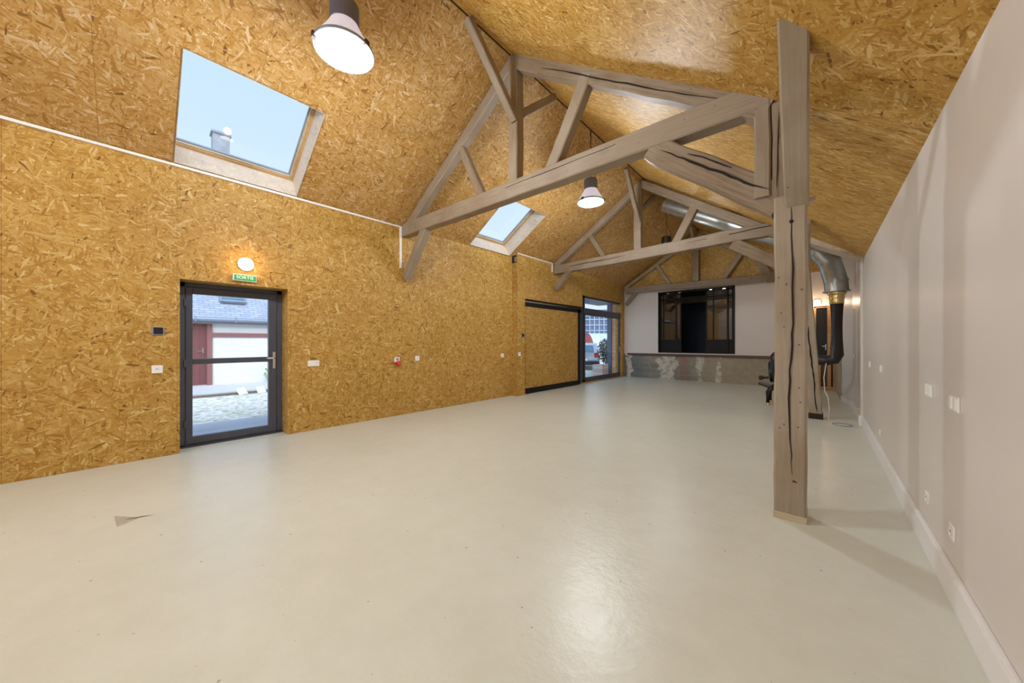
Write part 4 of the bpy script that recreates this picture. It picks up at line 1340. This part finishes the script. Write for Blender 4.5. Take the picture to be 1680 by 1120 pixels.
# ------------------------------------------------------------------ outside, beyond the glazed sliding door
t = thing('timber_fence', (-6.5, 13.9, -0.1), 'orange timber clad return wall seen through the glazed door', 'fence')
link('cladding', B(((-6.66, 13.85, -0.1), (-6.2, 13.97, 3.4))), 'cladding', t)
link('corner_post', B(((-6.86, 13.80, -0.1), (-6.67, 13.98, 3.4))), 'bluegrey', t)
t = thing('planter_crate', (-6.95, 13.45, -0.1), 'pale slatted crate planter outside the glazed door', 'planter')
link('crate_side', B(((-7.20, 13.15, -0.1), (-6.75, 13.70, 0.42))), 'palebrick', t)
t = thing('shrub', (-7.5, 14.9, -0.1), 'pale green leafy shrub behind the crate planter', 'shrub')
bm = bmesh.new(); leaves(bm, (-7.45, 14.85, 0.95), (0.40, 0.40, 0.60), 1500, 0.09, rnd); link('foliage', bm, 'darkleaf', t)
bm = bmesh.new()
for k in range(5):
    tube(bm, [(-7.45, 14.85, -0.1), (-7.45 + rnd.uniform(-.1, .1), 14.85 + rnd.uniform(-.1, .1), 0.4), (-7.45 + rnd.uniform(-.25, .25), 14.85 + rnd.uniform(-.25, .25), 1.2)], 0.012, 6)
link('stem', bm, 'redwood', t)

tag(link('added_eave', B(((-7.3, 8.8, 2.99), (-6.22, 13.84, 3.06))), 'bluegrey'), kind='structure')  # added eave board, darkens the view up through the transom
# parked car, rear towards the hall; local x = right, y = forward
fw = Vector((-0.46, 0.888, 0)).normalized()
rt = Vector((fw.y, -fw.x, 0))
co = Vector((-9.35, 15.95, -0.11))
t = thing('car', tuple(co), 'pale blue parked car with red tail light seen through the glazed door', 'car')
def CP(x, y, z): return co + rt * x + fw * y + Vector((0, 0, z))
prof = [(0.0, 0.30), (-0.03, 0.55), (0.02, 0.92), (0.30, 1.36), (0.7, 1.44), (2.0, 1.44), (2.9, 0.98), (3.9, 0.82), (4.05, 0.5), (3.95, 0.28)]
bm = bmesh.new()
secs = []
for x, k in ((-0.86, 0.94), (-0.80, 1.0), (0.80, 1.0), (0.86, 0.94)):
    secs.append([bm.verts.new(CP(x * (0.86 if z > 1.1 else 1.0), y * (0.98 if k < 1 else 1) + (0.03 if k < 1 else 0), z * (0.985 if k < 1 else 1))) for y, z in prof])
for a_, b_ in zip(secs, secs[1:]):
    for i in range(len(prof)):
        j = (i + 1) % len(prof)
        bm.faces.new((a_[i], a_[j], b_[j], b_[i]))
bm.faces.new(secs[0][::-1]); bm.faces.new(secs[-1])
bmesh.ops.recalc_face_normals(bm, faces=bm.faces)
link('body', bm, 'carpaint', t)
bm = bmesh.new()
vs_ = [bm.verts.new(CP(*q)) for q in [(-0.62, 0.04, 0.96), (0.62, 0.04, 0.96), (0.55, 0.255, 1.32), (-0.55, 0.255, 1.32)]]
bm.faces.new(vs_); thicken(bm, -fw * 0.02)
link('rear_window', bm, 'carglass', t)
bm = bmesh.new()
for sx_ in (-1, 1):
    q = [CP(sx_ * 0.84, 0.45, 0.98), CP(sx_ * 0.84, 2.6, 0.98), CP(sx_ * 0.73, 1.9, 1.36), CP(sx_ * 0.73, 0.7, 1.36)]
    poly(bm, q)
thicken(bm, (0, 0, 0.01))
link('side_window', bm, 'carglass', t)
for sx_ in (-1, 1):
    bm = bmesh.new()
    q = [CP(sx_ * 0.84, -0.05, 0.70), CP(sx_ * 0.62, -0.06, 0.70), CP(sx_ * 0.62, -0.02, 0.92), CP(sx_ * 0.84, 0.0, 0.92)]
    poly(bm, q); thicken(bm, -fw * 0.03)
    link('tail_light', bm, 'redplastic', t)
bm = bmesh.new(); poly(bm, [CP(-0.27, -0.055, 0.50), CP(0.27, -0.055, 0.50), CP(0.27, -0.045, 0.62), CP(-0.27, -0.045, 0.62)]); thicken(bm, -fw * 0.02)
link('number_plate', bm, 'plastic', t)
bm = bmesh.new(); poly(bm, [CP(-0.86, -0.03, 0.28), CP(0.86, -0.03, 0.28), CP(0.86, -0.06, 0.48), CP(-0.86, -0.06, 0.48)]); thicken(bm, -fw * 0.06)
link('bumper', bm, 'tyre', t)
for sx_ in (-1, 1):
    for y_ in (0.75, 3.2):
        bm = bmesh.new(); cyl(bm, CP(sx_ * 0.70, y_, 0.31), CP(sx_ * 0.89, y_, 0.31), 0.31, n=24)
        wh = link('wheel', bm, 'tyre', t)
        bm = bmesh.new(); cyl(bm, CP(sx_ * 0.885, y_, 0.31), CP(sx_ * 0.90, y_, 0.31), 0.19, n=20)
        link('hub', bm, 'steel', wh)

# half-round shed and glasshouse frame far behind
hc = Vector((-27.6, 48.5, -0.11))
ax = Vector((0.62, 0.785, 0)).normalized()
pr = Vector((-ax.y, ax.x, 0))
t = thing('half_round_shed', tuple(hc), 'pale half-round shed with a red end seen through the glazed door', 'shed')
bm = bmesh.new()
Rr = 2.9
ra, rb = [], []
for k in range(19):
    a = PI * k / 18
    o_ = pr * (Rr * math.cos(a)) + Vector((0, 0, Rr * math.sin(a)))
    ra.append(bm.verts.new(hc + o_)); rb.append(bm.verts.new(hc + o_ + ax * 16))
for k in range(18):
    bm.faces.new((ra[k], ra[k + 1], rb[k + 1], rb[k]))
link('roof', bm, 'palemetal', t)
bm = bmesh.new()
bm.faces.new([bm.verts.new(hc - ax * 0.02 + pr * ((Rr - .08) * math.cos(PI * k / 18)) + Vector((0, 0, (Rr - .08) * math.sin(PI * k / 18)))) for k in range(19)])
link('end_wall', bm, 'redmetal', t)
gc = Vector((-38, 66, -0.11))
t = thing('glasshouse', tuple(gc), 'blue grey gridded building behind the half-round shed', 'building')
bm = bmesh.new()
ga = Vector((0.888, 0.46, 0)); gb = Vector((-0.46, 0.888, 0))
def GP(x, y, z): return gc + ga * x + gb * y + Vector((0, 0, z))
def obox(bm, x0, x1, y0, y1, z0, z1):
    v_ = [bm.verts.new(GP(x, y, z)) for z in (z0, z1) for x, y in ((x0, y0), (x1, y0), (x1, y1), (x0, y1))]
    for f in ((0, 1, 2, 3), (7, 6, 5, 4), (0, 1, 5, 4), (1, 2, 6, 5), (2, 3, 7, 6), (3, 0, 4, 7)):
        bm.faces.new([v_[i] for i in f])
obox(bm, -12, 14, 0, 8, 0, 8.5)
bmesh.ops.recalc_face_normals(bm, faces=bm.faces)
link('wall', bm, 'bluegrey', t)
bm = bmesh.new()
for k in range(-12, 15):
    obox(bm, k - 0.07, k + 0.07, -0.2, 0, 0, 7.2)
for z in (1.5, 2.7, 3.9, 5.1, 6.3, 7.1):
    obox(bm, -12, 14, -0.2, 0, z, z + 0.14)
bmesh.ops.recalc_face_normals(bm, faces=bm.faces)
link('glazing_grid', bm, 'palemetal', t)

for o in bpy.data.objects:
    if '_o' in o:
        del o['_o']
